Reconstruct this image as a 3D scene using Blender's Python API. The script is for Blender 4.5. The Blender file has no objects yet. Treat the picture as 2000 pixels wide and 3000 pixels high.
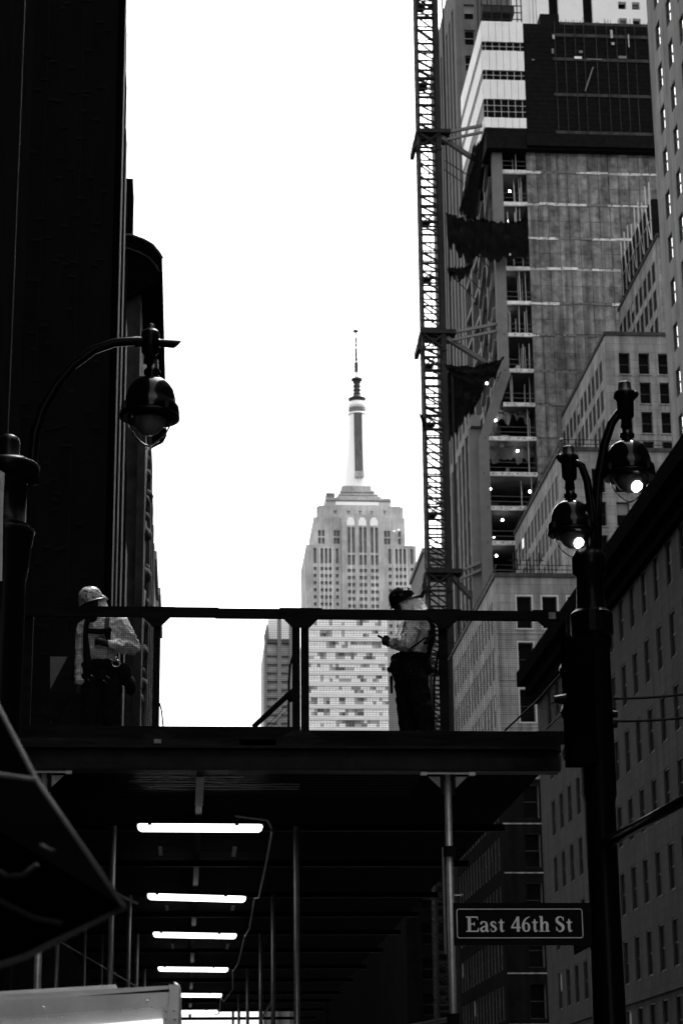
import bpy, bmesh, math, random
from mathutils import Vector, Matrix, noise
R = math.radians
rnd = random.Random(7)
sc = bpy.context.scene
COL = sc.collection

# ------------------------------------------------------------------ camera
# the avenue runs along +Y, up is +Z; columns are the camera's right / up / back axes in world space
FPX = 6139.0                      # focal length in pixels of a 2000 x 3000 frame
def _ray(u, v): return Vector((u - 1000.0, 1500.0 - v, -FPX))
_z = _ray(811, -18700).normalized()
_y = _ray(540, 3370); _y = (_y - _y.dot(_z) * _z).normalized()
_x = _y.cross(_z)
W2 = Matrix((_x, _y, _z))         # world = W2 @ camera
CAM = Vector((0, 0, 1.6))
cam_d = bpy.data.cameras.new('camera')
cam = bpy.data.objects.new('camera', cam_d); COL.objects.link(cam)
M4 = W2.to_4x4(); M4.translation = CAM
cam.matrix_world = M4
cam_d.sensor_width = 36; cam_d.sensor_fit = 'AUTO'
cam_d.lens = FPX / 3000 * 36
cam_d.clip_start = 0.1; cam_d.clip_end = 6000
cam_d.dof.use_dof = True; cam_d.dof.focus_distance = 20.5; cam_d.dof.aperture_fstop = 5.6
sc.camera = cam
def at(u, v, Y=None, X=None, Z=None):
    d = W2 @ _ray(u, v)
    t = (Y / d.y) if Y is not None else ((X / d.x) if X is not None else (Z - 1.6) / d.z)
    return CAM + d * t

# ------------------------------------------------------------------ sky and sun (bright overcast)
SUN_EL, SUN_AZ = 58, 38          # azimuth measured clockwise from +Y (the way we look)
wd = bpy.data.worlds.new('World'); sc.world = wd; wd.use_nodes = True
nt = wd.node_tree; bg = nt.nodes['Background']
sky = nt.nodes.new('ShaderNodeTexSky'); sky.sky_type = 'NISHITA'; sky.sun_disc = False
sky.sun_elevation = R(SUN_EL); sky.sun_rotation = R(SUN_AZ)
sky.air_density = 1.0; sky.dust_density = 6.0; sky.ozone_density = 1.0
bw = nt.nodes.new('ShaderNodeRGBToBW')
nt.links.new(sky.outputs[0], bw.inputs[0]); nt.links.new(bw.outputs[0], bg.inputs[0])
bg.inputs[1].default_value = 0.15
sd = bpy.data.lights.new('sun', 'SUN'); sd.energy = 0.5; sd.angle = R(20); sd.color = (1, 1, 1)
sun = bpy.data.objects.new('sun', sd); COL.objects.link(sun)
sdir = Vector((math.sin(R(SUN_AZ)) * math.cos(R(SUN_EL)), math.cos(R(SUN_AZ)) * math.cos(R(SUN_EL)), math.sin(R(SUN_EL))))
sun.rotation_euler = sdir.to_track_quat('Z', 'Y').to_euler()
sun.location = (0, -30, 200)
sc.view_settings.view_transform = 'Standard'; sc.view_settings.look = 'None'
sc.view_settings.exposure = 2.15; sc.view_settings.gamma = 1.0
sc.view_settings.use_curve_mapping = False

# ------------------------------------------------------------------ materials
MATS = {}
def mat(name, base, rough=0.8, var=0.25, scale=3.0, bump=0.0, bscale=None, spec=0.3, metal=0.0, streak=0.0, stretch=(1, 1, 1), rand=0.0, joint=None):
    if name in MATS: return MATS[name]
    m = bpy.data.materials.new(name); m.use_nodes = True
    n = m.node_tree.nodes; l = m.node_tree.links; b = n['Principled BSDF']
    b.inputs['Roughness'].default_value = rough
    b.inputs['Specular IOR Level'].default_value = spec
    b.inputs['Metallic'].default_value = metal
    tc = n.new('ShaderNodeNewGeometry')
    mp = n.new('ShaderNodeMapping'); mp.inputs['Scale'].default_value = stretch
    l.new(tc.outputs['Position'], mp.inputs[0])
    nz = n.new('ShaderNodeTexNoise'); nz.inputs['Scale'].default_value = scale; nz.inputs['Detail'].default_value = 6; nz.inputs['Roughness'].default_value = 0.65
    l.new(mp.outputs[0], nz.inputs['Vector'])
    rp = n.new('ShaderNodeMapRange'); rp.inputs[1].default_value = 0.3; rp.inputs[2].default_value = 0.7
    rp.inputs[3].default_value = base * (1 - var); rp.inputs[4].default_value = base * (1 + var)
    l.new(nz.outputs[0], rp.inputs[0]); out = rp.outputs[0]
    if streak:
        mp2 = n.new('ShaderNodeMapping'); mp2.inputs['Scale'].default_value = (1.1, 1.1, 0.05)
        l.new(tc.outputs['Position'], mp2.inputs[0])
        n2 = n.new('ShaderNodeTexNoise'); n2.inputs['Scale'].default_value = 1.6; n2.inputs['Detail'].default_value = 5
        l.new(mp2.outputs[0], n2.inputs['Vector'])
        r2 = n.new('ShaderNodeMapRange'); r2.inputs[1].default_value = 0.35; r2.inputs[2].default_value = 0.65
        r2.inputs[3].default_value = 1 - streak; r2.inputs[4].default_value = 1 + streak * 0.4
        l.new(n2.outputs[0], r2.inputs[0])
        mu = n.new('ShaderNodeMath'); mu.operation = 'MULTIPLY'
        l.new(out, mu.inputs[0]); l.new(r2.outputs[0], mu.inputs[1]); out = mu.outputs[0]
    if joint:
        # stone courses: faint joints by world position, the same on both street faces
        sx = n.new('ShaderNodeSeparateXYZ'); l.new(tc.outputs['Position'], sx.inputs[0])
        ad = n.new('ShaderNodeMath'); ad.operation = 'ADD'; l.new(sx.outputs[0], ad.inputs[0]); l.new(sx.outputs[1], ad.inputs[1])
        cx_ = n.new('ShaderNodeCombineXYZ'); l.new(ad.outputs[0], cx_.inputs[0]); l.new(sx.outputs[2], cx_.inputs[1])
        bk = n.new('ShaderNodeTexBrick'); bk.inputs['Scale'].default_value = 1.0; bk.inputs['Brick Width'].default_value = joint[0]; bk.inputs['Row Height'].default_value = joint[1]
        bk.inputs['Mortar Size'].default_value = joint[2]; bk.inputs['Mortar Smooth'].default_value = 0.3
        bk.inputs['Color1'].default_value = (1, 1, 1, 1); bk.inputs['Color2'].default_value = (.86, .86, .86, 1); bk.inputs['Mortar'].default_value = (joint[3],)*3 + (1,)
        l.new(cx_.outputs[0], bk.inputs['Vector'])
        m4 = n.new('ShaderNodeMath'); m4.operation = 'MULTIPLY'; l.new(out, m4.inputs[0]); l.new(bk.outputs['Color'], m4.inputs[1]); out = m4.outputs[0]
    if rand:
        oi = n.new('ShaderNodeObjectInfo'); r3 = n.new('ShaderNodeMapRange'); r3.inputs[3].default_value = 1-rand; r3.inputs[4].default_value = 1+rand
        l.new(oi.outputs['Random'], r3.inputs[0]); m3 = n.new('ShaderNodeMath'); m3.operation = 'MULTIPLY'
        l.new(out, m3.inputs[0]); l.new(r3.outputs[0], m3.inputs[1]); out = m3.outputs[0]
    l.new(out, b.inputs['Base Color'])
    if bump:
        n3 = n.new('ShaderNodeTexNoise'); n3.inputs['Scale'].default_value = bscale or scale * 4; n3.inputs['Detail'].default_value = 4
        l.new(mp.outputs[0], n3.inputs['Vector'])
        bp = n.new('ShaderNodeBump'); bp.inputs['Strength'].default_value = bump; bp.inputs['Distance'].default_value = 0.02
        l.new(n3.outputs[0], bp.inputs['Height']); l.new(bp.outputs[0], b.inputs['Normal'])
    MATS[name] = m; return m
def emit(name, s):
    m = bpy.data.materials.new(name); m.use_nodes = True
    n = m.node_tree.nodes; l = m.node_tree.links; n.remove(n['Principled BSDF'])
    e = n.new('ShaderNodeEmission'); e.inputs[0].default_value = (1, 1, 1, 1); e.inputs[1].default_value = s
    l.new(e.outputs[0], n['Material Output'].inputs[0]); MATS[name] = m; return m
def glassy(name, ior=1.2, rough=0.02, tint=0.96):
    m = bpy.data.materials.new(name); m.use_nodes = True
    n = m.node_tree.nodes; l = m.node_tree.links; n.remove(n['Principled BSDF'])
    t = n.new('ShaderNodeBsdfTransparent'); t.inputs[0].default_value = (tint, tint, tint, 1)
    g = n.new('ShaderNodeBsdfGlossy'); g.inputs[1].default_value = rough; g.inputs[0].default_value = (.8, .8, .8, 1)
    lw = n.new('ShaderNodeFresnel'); lw.inputs[0].default_value = ior
    mx = n.new('ShaderNodeMixShader'); l.new(lw.outputs[0], mx.inputs[0]); l.new(t.outputs[0], mx.inputs[1]); l.new(g.outputs[0], mx.inputs[2])
    l.new(mx.outputs[0], n['Material Output'].inputs[0]); MATS[name] = m; return m

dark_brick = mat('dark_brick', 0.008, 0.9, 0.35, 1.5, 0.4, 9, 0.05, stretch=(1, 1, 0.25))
dark_stone = mat('dark_stone', 0.045, 0.85, 0.4, 0.8, 0.3, 5, 0.1, streak=0.3)
ornate = mat('ornate_stone', 0.035, 0.85, 0.5, 1.2, 0.4, 4, 0.1, streak=0.3)
soot = mat('sooty_metal', 0.012, 0.6, 0.3, 2, spec=0.04)
limestone = mat('limestone', 0.24, 0.9, 0.28, 0.5, 0.15, 4, 0.1, streak=0.4, joint=(1.5, .8, .03, .6))
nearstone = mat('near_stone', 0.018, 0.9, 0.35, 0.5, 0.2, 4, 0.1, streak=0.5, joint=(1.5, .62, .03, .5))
tallstone = mat('tall_stone', 0.17, 0.9, 0.18, 0.4, 0.1, 4, 0.1, streak=0.3, joint=(1.5, 1.5, .03, .75))
concrete = mat('concrete', 0.19, 0.9, 0.6, 1.1, 0.5, 3, 0.1, streak=0.5, rand=0.14)
slabm = mat('slab_concrete', 0.62, 0.85, 0.45, 1.4, 0.2, 3, 0.1)
colm = mat('column_concrete', 0.16, 0.85, 0.15, 0.8, 0.1, 3, 0.1)
steelgrey = mat('crane_steel', 0.022, 0.6, 0.3, 1, spec=0.04)
whitepanel = mat('white_panel', 0.78, 0.6, 0.1, 0.4, spec=0.3)
netm = mat('black_netting', 0.008, 0.95, 0.4, 2, 0.3, 4, 0.04)
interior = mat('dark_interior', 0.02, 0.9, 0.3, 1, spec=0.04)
oldstone = mat('old_brick', 0.12, 0.9, 0.2, 0.5, 0.2, 5, 0.1, streak=0.2)
whitestone = mat('white_stone', 0.8, 0.8, 0.05, 0.4, spec=0.2)
pale = mat('pale_stone', 0.5, 0.9, 0.35, 0.07, spec=0.1, streak=0.25)
palemast = mat('mast_metal', 0.93, 0.5, 0.02, 0.1, spec=0.5, metal=0.35)
farwin = mat('hazy_far_window', 0.16, 0.4, 0.4, 0.3, spec=0.3)  # distance haze put into the colour, paler than near glass
fartower = mat('far_tower_stone', 0.2, 0.8, 0.15, 0.1)
glass_dk = mat('dark_glass', 0.004, 0.4, 0.5, 0.4, spec=0.02)
glass_rf = mat('reflecting_glass', 0.85, 0.08, 0.05, 0.4, spec=0.9, metal=1.0)
litwin = emit('lit_office', .3)
framem = mat('window_frame', 0.03, 0.6, 0.2, 2)
framel = mat('pale_window_frame', 0.4, 0.7, 0.15, 2)
blind = mat('window_blind', 0.22, 0.9, 0.1, 1)
wood = mat('painted_wood', 0.012, 0.75, 0.6, 6, 0.5, 20, 0.04, stretch=(0.25, 1, 1.5))
woodl = mat('worn_wood', 0.022, 0.8, 0.7, 7, 0.5, 25, 0.04, stretch=(0.3, 1, 2))
steel = mat('painted_steel', 0.012, 0.45, 0.5, 5, 0.15, 20, 0.08)
galv = mat('galvanised_pipe', 0.4, 0.42, 0.25, 9, spec=0.5, metal=0.6)
gussetm = mat('pale_gusset', 0.35, 0.7, 0.5, 12)
wirem = mat('mesh_wire', 0.02, 0.6, 0.2, 5, spec=0.04)
castiron = mat('black_cast_iron', 0.004, 0.28, 0.3, 10, spec=0.08)
hoodm = mat('enamel_hood', 0.003, 0.12, 0.3, 8, spec=0.22)
bulbglass = glassy('clear_globe', 1.06, 0.03, 0.985)
reflector = mat('lamp_reflector', 0.10, 0.3, 0.3, 12, spec=0.5)
lampon = emit('lit_lamp', .9)
tube = emit('fluorescent_tube', .8)
bulbon = emit('lit_bulb', 22)
cloth = mat('pale_cotton', 0.78, 0.95, 0.12, 14, 0.6, 18, 0.05)
darkcl = mat('dark_workwear', 0.012, 0.95, 0.4, 14, 0.5, 25, 0.04)
strapm = mat('harness_webbing', 0.008, 0.8, 0.3, 20, spec=0.04)
skin = mat('skin', 0.03, 0.6, 0.2, 20, spec=0.1)
glove = mat('work_glove', 0.05, 0.9, 0.4, 20)
chrome = mat('steel_ring', 0.7, 0.25, 0.1, 20, metal=1.0)
hatdark = mat('dark_helmet', 0.006, 0.4, 0.3, 20, spec=0.03)
sticker = mat('sticker_print', 0.06, 0.5, 0.8, 40)
signblk = mat('sign_black', 0.006, 0.5, 0.2, 10, spec=0.04)
signwht = mat('sign_white', 0.9, 0.5, 0.1, 10)
alu = mat('brushed_aluminium', 0.6, 0.38, 0.15, 5, 0.05, 12, 0.5, metal=0.5)
alup = mat('white_panel_cart', 0.85, 0.4, 0.05, 4)
umb = mat('umbrella_cloth', 0.0012, 1.0, 0.5, 4, spec=0.0)
piping = mat('umbrella_piping', 0.09, 0.8, 0.2, 8, spec=0.05)
asphalt = mat('asphalt', 0.035, 0.9, 0.3, 3, 0.4, 30)
paving = mat('paving', 0.05, 0.9, 0.2, 1.5, 0.2, 12)
whiteline = mat('road_paint', 0.7, 0.8, 0.2, 4)
cable = mat('cable_rubber', 0.02, 0.5, 0.2, 5, spec=0.04)
cablew = mat('pale_cable', 0.4, 0.5, 0.2, 5)

# camouflage helmet shell
def camo():
    m = bpy.data.materials.new('patterned_helmet'); m.use_nodes = True
    n = m.node_tree.nodes; l = m.node_tree.links; b = n['Principled BSDF']; b.inputs['Roughness'].default_value = 0.3
    tc = n.new('ShaderNodeNewGeometry'); nz = n.new('ShaderNodeTexNoise'); nz.inputs['Scale'].default_value = 20; nz.inputs['Distortion'].default_value = 2.2; nz.inputs['Detail'].default_value = 3
    l.new(tc.outputs['Position'], nz.inputs['Vector'])
    cr = n.new('ShaderNodeValToRGB'); cr.color_ramp.elements[0].position = 0.455; cr.color_ramp.elements[0].color = (.03, .03, .03, 1)
    cr.color_ramp.elements[1].position = 0.48; cr.color_ramp.elements[1].color = (.8, .8, .8, 1)
    e = cr.color_ramp.elements.new(0.53); e.color = (.04, .04, .04, 1); e = cr.color_ramp.elements.new(0.58); e.color = (.7, .7, .7, 1)
    l.new(nz.outputs[0], cr.inputs[0]); l.new(cr.outputs[0], b.inputs['Base Color']); return m
camom = camo()

# ------------------------------------------------------------------ mesh helpers
class MB:
    def __init__(s): s.v = []; s.f = []; s.m = []
    def quad(s, a, b, c, d, mi=0):
        k = len(s.v); s.v += [tuple(a), tuple(b), tuple(c), tuple(d)]; s.f.append((k, k+1, k+2, k+3)); s.m.append(mi); return s
    def poly(s, pts, mi=0):
        k = len(s.v); s.v += [tuple(p) for p in pts]; s.f.append(tuple(range(k, k+len(pts)))); s.m.append(mi); return s
    def box(s, x0, x1, y0, y1, z0, z1, mi=0):
        k = len(s.v)
        s.v += [(x0,y0,z0),(x1,y0,z0),(x1,y1,z0),(x0,y1,z0),(x0,y0,z1),(x1,y0,z1),(x1,y1,z1),(x0,y1,z1)]
        for q in ((0,3,2,1),(4,5,6,7),(0,1,5,4),(1,2,6,5),(2,3,7,6),(3,0,4,7)): s.f.append(tuple(k+i for i in q)); s.m.append(mi)
        return s
    def bar(s, a, b, w, h=None, mi=0, n=4):
        a = Vector(a); b = Vector(b); d = b - a
        if d.length < 1e-6: return s
        d.normalize(); up = Vector((0,0,1)) if abs(d.z) < 0.95 else Vector((0,1,0))
        e1 = d.cross(up).normalized(); e2 = e1.cross(d).normalized(); h = h or w; k = len(s.v)
        for p in (a, b):
            for i in range(n):
                t = 2*math.pi*(i+0.5)/n; q = 1.41421 if n == 4 else 1
                s.v.append(tuple(p + e1*math.cos(t)*w*0.5*q + e2*math.sin(t)*h*0.5*q))
        for i in range(n): j = (i+1) % n; s.f.append((k+i, k+j, k+n+j, k+n+i)); s.m.append(mi)
        s.f.append(tuple(k+i for i in reversed(range(n)))); s.m.append(mi)
        s.f.append(tuple(k+n+i for i in range(n))); s.m.append(mi); return s
    def path(s, pts, r, n=8, mi=0):
        pts = [Vector(p) for p in pts]; rs = r if isinstance(r, (list, tuple)) else [r]*len(pts); k0 = len(s.v); prev = None
        for i, p in enumerate(pts):
            t = (pts[min(i+1, len(pts)-1)] - pts[max(i-1, 0)]).normalized()
            if prev is None:
                up = Vector((0,0,1)) if abs(t.z) < 0.9 else Vector((0,1,0)); e1 = t.cross(up).normalized()
            else: e1 = (prev - t*prev.dot(t)).normalized()
            prev = e1; e2 = t.cross(e1)
            for j in range(n):
                a = 2*math.pi*j/n; s.v.append(tuple(p + (e1*math.cos(a)+e2*math.sin(a))*rs[i]))
        for i in range(len(pts)-1):
            for j in range(n):
                q = (j+1) % n; s.f.append((k0+i*n+j, k0+i*n+q, k0+(i+1)*n+q, k0+(i+1)*n+j)); s.m.append(mi)
        s.f.append(tuple(k0+j for j in reversed(range(n)))); s.m.append(mi)
        e = k0+(len(pts)-1)*n; s.f.append(tuple(e+j for j in range(n))); s.m.append(mi); return s
    def lathe(s, prof, c, n=24, mi=0, M=None, cap=True):
        c = Vector(c); k = len(s.v)
        for r, z in prof:
            for j in range(n):
                a = 2*math.pi*j/n; p = Vector((r*math.cos(a), r*math.sin(a), z))
                if M is not None: p = M @ p
                s.v.append(tuple(c+p))
        for i in range(len(prof)-1):
            for j in range(n):
                q = (j+1) % n; s.f.append((k+i*n+j, k+i*n+q, k+(i+1)*n+q, k+(i+1)*n+j)); s.m.append(mi)
        if cap:
            s.f.append(tuple(k+j for j in reversed(range(n)))); s.m.append(mi)
            e = k+(len(prof)-1)*n; s.f.append(tuple(e+j for j in range(n))); s.m.append(mi)
        return s
    def mesh(s, name, mats, smooth=False):
        me = bpy.data.meshes.new(name); me.from_pydata(s.v, [], s.f)
        for m in (mats if isinstance(mats, (list, tuple)) else [mats]): me.materials.append(m)
        if len(me.materials) > 1: me.polygons.foreach_set('material_index', s.m)
        if smooth: me.polygons.foreach_set('use_smooth', [True]*len(me.polygons))
        me.update(); return me
    def build(s, name, mats, parent=None, smooth=False):
        return obj(name, s.mesh(name, mats, smooth), parent)
def obj(name, me, parent=None, loc=None):
    o = bpy.data.objects.new(name, me); COL.objects.link(o)
    if parent is not None:
        o.parent = parent
        o.matrix_parent_inverse = Matrix.Translation(-pworld(parent))
    if loc is not None: o.location = loc
    return o
def pworld(o):
    p = Vector(o.location)
    return p
def thing(name, label, cat, loc=(0,0,0), group=None):
    o = bpy.data.objects.new(name, None); COL.objects.link(o); o.location = loc; o.empty_display_size = 0.2
    return tag(o, label, cat, group)
def tag(o, label, cat, group=None):
    o['label'] = label; o['category'] = cat
    if group: o['group'] = group
    return o
def struct(o): o['kind'] = 'structure'; return o
def stuff(o): o['kind'] = 'stuff'; return o
def sub(name, mb, mats, part, smooth=False):
    """sub-part: parts sit at the world origin, so no offset is needed beyond the part's own"""
    o = bpy.data.objects.new(name, mb.mesh(name, mats, smooth)); COL.objects.link(o); o.parent = part
    o.matrix_parent_inverse = Matrix.Identity(4) if part.parent is None else Matrix.Identity(4)
    return o

def wall_slab(face, a0, a1, z0, z1, plane, t, holes, mats):
    """a wall slab with real openings; face 'N' faces -Y (a = x), 'E' faces -X (a = y), 'W' faces +X (a = y)"""
    As = sorted({a0, a1} | {h[0] for h in holes} | {h[1] for h in holes})
    Zs = sorted({z0, z1} | {h[2] for h in holes} | {h[3] for h in holes})
    mb = MB()
    def P(a, z, d):
        if face == 'N': return (a, plane + d, z)
        if face == 'E': return (plane + d, a, z)
        return (plane - d, a, z)
    hs = set()
    for (b0, b1, c0, c1) in holes:
        for i in range(len(As)-1):
            if As[i] >= b0-1e-6 and As[i+1] <= b1+1e-6:
                for k in range(len(Zs)-1):
                    if Zs[k] >= c0-1e-6 and Zs[k+1] <= c1+1e-6: hs.add((i, k))
    for k in range(len(Zs)-1):
        i = 0
        while i < len(As)-1:
            if (i, k) in hs: i += 1; continue
            j = i
            while j+1 < len(As)-1 and (j+1, k) not in hs: j += 1
            mb.quad(P(As[i], Zs[k], 0), P(As[j+1], Zs[k], 0), P(As[j+1], Zs[k+1], 0), P(As[i], Zs[k+1], 0)); i = j+1
    for (b0, b1, c0, c1) in holes:
        mb.quad(P(b0,c0,0), P(b0,c0,t), P(b0,c1,t), P(b0,c1,0)); mb.quad(P(b1,c0,0), P(b1,c0,t), P(b1,c1,t), P(b1,c1,0))
        mb.quad(P(b0,c0,0), P(b1,c0,0), P(b1,c0,t), P(b0,c0,t)); mb.quad(P(b0,c1,0), P(b1,c1,0), P(b1,c1,t), P(b0,c1,t))
    mb.quad(P(a0,z0,0), P(a0,z0,t), P(a0,z1,t), P(a0,z1,0)); mb.quad(P(a1,z0,0), P(a1,z0,t), P(a1,z1,t), P(a1,z1,0))
    mb.quad(P(a0,z1,0), P(a1,z1,0), P(a1,z1,t), P(a0,z1,t))
    return mb
WM = {}
def window_mesh(face, w, h, style, fd=.06):
    """frame ring, a meeting rail and the pane(s), centred; style picks the glass"""
    key = (face, round(w, 3), round(h, 3), style, fd)
    if key in WM: return WM[key]
    mb = MB(); f = min(0.07, w*0.08)
    def B(a0, a1, d0, d1, z0, z1, mi):
        if face == 'N': mb.box(a0, a1, d0, d1, z0, z1, mi)
        elif face == 'E': mb.box(d0, d1, a0, a1, z0, z1, mi)
        else: mb.box(-d1, -d0, a0, a1, z0, z1, mi)
    x, z = w/2, h/2
    B(-x, -x+f, -fd, 0, -z, z, 0); B(x-f, x, -fd, 0, -z, z, 0)
    B(-x+f, x-f, -fd, 0, -z, -z+f, 0); B(-x+f, x-f, -fd, 0, z-f, z, 0)
    B(-x+f, x-f, -.05, 0, -.03, .03, 0)
    B(-x+f, x-f, -.02, 0, .03, z-f, 2 if ('b' in style or 'w' in style) else 1); B(-x+f, x-f, -.018, 0, -z+f, -.03, 1)
    fm = framel if 'l' in style else framem; gm = glass_rf if 'r' in style else (farwin if 'f' in style else glass_dk)
    WM[key] = mb.mesh('window', [fm, gm, litwin if 'w' in style else blind]); return WM[key]
def put_windows(parent, face, plane, t, holes, style='d', rb=0.0, name='window', fd=.06, rl=0.0):
    for (b0, b1, c0, c1) in holes:
        st = style + ('b' if rnd.random() < rb else '')
        if rnd.random() < rl: st = style + 'w'
        a, z = (b0+b1)/2, (c0+c1)/2
        p = (a, plane+t, z) if face == 'N' else ((plane+t, a, z) if face == 'E' else (plane-t, a, z))
        obj(name, window_mesh(face, b1-b0, c1-c0, st, fd), parent, p)
def grid(a_list, w, z_list, h): return [(a, a+w, z, z+h) for z in z_list for a in a_list]
def frange(a, b, s):
    r = []
    while a < b - 1e-6: r.append(a); a += s
    return r

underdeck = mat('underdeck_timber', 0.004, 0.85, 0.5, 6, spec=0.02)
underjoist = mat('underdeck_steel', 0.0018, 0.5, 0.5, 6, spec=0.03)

floorm = mat('shaded_floor', 0.05, 0.9, 0.4, 0.8)  # shade of the open floors put into the slab underside colour
studm = mat('pale_stud', 0.4, 0.8, 0.2, 2)
shadestone = mat('shade_dark_stone', 0.007, 1.0, 0.3, 0.8, spec=0.0, streak=0.2)  # street-level shade put into the stone colour
glintm = mat('joist_glint', 0.6, 0.7, 0.2, 6)  # tube light glints on the joists, given as a pale colour
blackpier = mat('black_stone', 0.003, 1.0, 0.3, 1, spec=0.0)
litpanel = emit('lit_menu_panel', .3)

def weave(name, base, open_):
    m = bpy.data.materials.new(name); m.use_nodes = True
    n = m.node_tree.nodes; l = m.node_tree.links; b = n['Principled BSDF']
    b.inputs['Base Color'].default_value = (base, base, base, 1); b.inputs['Roughness'].default_value = 1; b.inputs['Specular IOR Level'].default_value = 0
    g = n.new('ShaderNodeNewGeometry'); nz = n.new('ShaderNodeTexNoise'); nz.inputs['Scale'].default_value = 1.3; nz.inputs['Detail'].default_value = 4; l.new(g.outputs['Position'], nz.inputs['Vector'])
    mr = n.new('ShaderNodeMapRange'); mr.inputs[1].default_value = .35; mr.inputs[2].default_value = .7; mr.inputs[3].default_value = 0; mr.inputs[4].default_value = open_; l.new(nz.outputs[0], mr.inputs[0])
    t = n.new('ShaderNodeBsdfTransparent'); mx = n.new('ShaderNodeMixShader'); l.new(mr.outputs[0], mx.inputs[0]); l.new(b.outputs[0], mx.inputs[1]); l.new(t.outputs[0], mx.inputs[2])
    l.new(mx.outputs[0], n['Material Output'].inputs[0]); return m
netweave = weave('net_weave', .006, .22)

# ================================================================== THE SETTING
struct(MB().quad((-2500,-300,0),(2500,-300,0),(2500,4000,0),(-2500,4000,0)).build('ground', asphalt))
struct(MB().quad((5.2,-60,.004),(21,-60,.004),(21,900,.004),(5.2,900,.004)).build('road', asphalt))
sw = struct(MB().box(-2.31, 5.2, -60, 400, -.2, .14).build('sidewalk', paving))
sw2 = struct(MB().box(21, 24, -60, 400, -.2, .14).build('sidewalk', paving))
for i in range(10):
    for x in (9.1, 13.1, 17.1):
        o = MB().box(x-.06, x+.06, i*9-10, i*9-7, .006, .012).build('lane_marking', whiteline); struct(o)

# ================================================================== BUILDINGS, RIGHT SIDE
def block(b, x0, x1, y0, y1, z0, z1, t, m, name='core'):
    return MB().box(x0+t, x1, y0+t, y1, z0, z1-.02).build(name, m, b)

# --- near dark stone building with the heavy cornice
def near_building():
    x0, y0, y1, z1 = 24.0, -90.0, 141.5, 31.6  # run on unseen behind the camera to cut sky light
    b = thing('stone_building', 'dark stone building with heavy black cornice behind the twin street lamp', 'building', (x0, y0, 0))
    t = .16
    ys = frange(-88.0 + .62, 139, 3.02); zs = frange(2.6, 29.0, 3.72)
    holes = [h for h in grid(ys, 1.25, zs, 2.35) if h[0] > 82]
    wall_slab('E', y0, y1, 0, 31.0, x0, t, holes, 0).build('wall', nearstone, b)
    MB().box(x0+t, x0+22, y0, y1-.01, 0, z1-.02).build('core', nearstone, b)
    vis = [h for h in holes if h[0] > 82]
    put_windows(b, 'E', x0, t, vis, 'd', 0.06, fd=.12)
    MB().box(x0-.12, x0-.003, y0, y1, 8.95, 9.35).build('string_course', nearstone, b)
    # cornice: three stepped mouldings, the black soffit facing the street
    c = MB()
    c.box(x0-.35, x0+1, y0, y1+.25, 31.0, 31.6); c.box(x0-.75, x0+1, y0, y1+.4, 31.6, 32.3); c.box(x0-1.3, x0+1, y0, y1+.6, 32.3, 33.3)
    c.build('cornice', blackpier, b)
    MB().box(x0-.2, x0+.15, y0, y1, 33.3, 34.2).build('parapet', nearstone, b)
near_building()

# --- tall pale tower set back at the right edge
def tall_tower():
    x0, y0, y1, z1 = 30.0, -90.0, 123.0, 92.0  # also carried back out of view to shade the avenue
    b = thing('stone_tower', 'tall smooth stone tower at the right edge with rows of small windows', 'building', (x0, y0, 0))
    t = .15
    ys = [121.0 - 3.05*i - 1.2 for i in range(9)]
    zs = frange(34.0, 88, 3.02)
    holes = grid(ys, 1.25, zs, 1.9)
    wall_slab('E', y0, y1, 0, z1, x0, t, holes, 0).build('wall', tallstone, b)
    MB().box(x0+t, x0+20, y0, y1-.01, 0, z1-.02).build('core', tallstone, b)
    put_windows(b, 'E', x0, t, holes, 'r', 0.0, fd=.14)
tall_tower()

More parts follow.
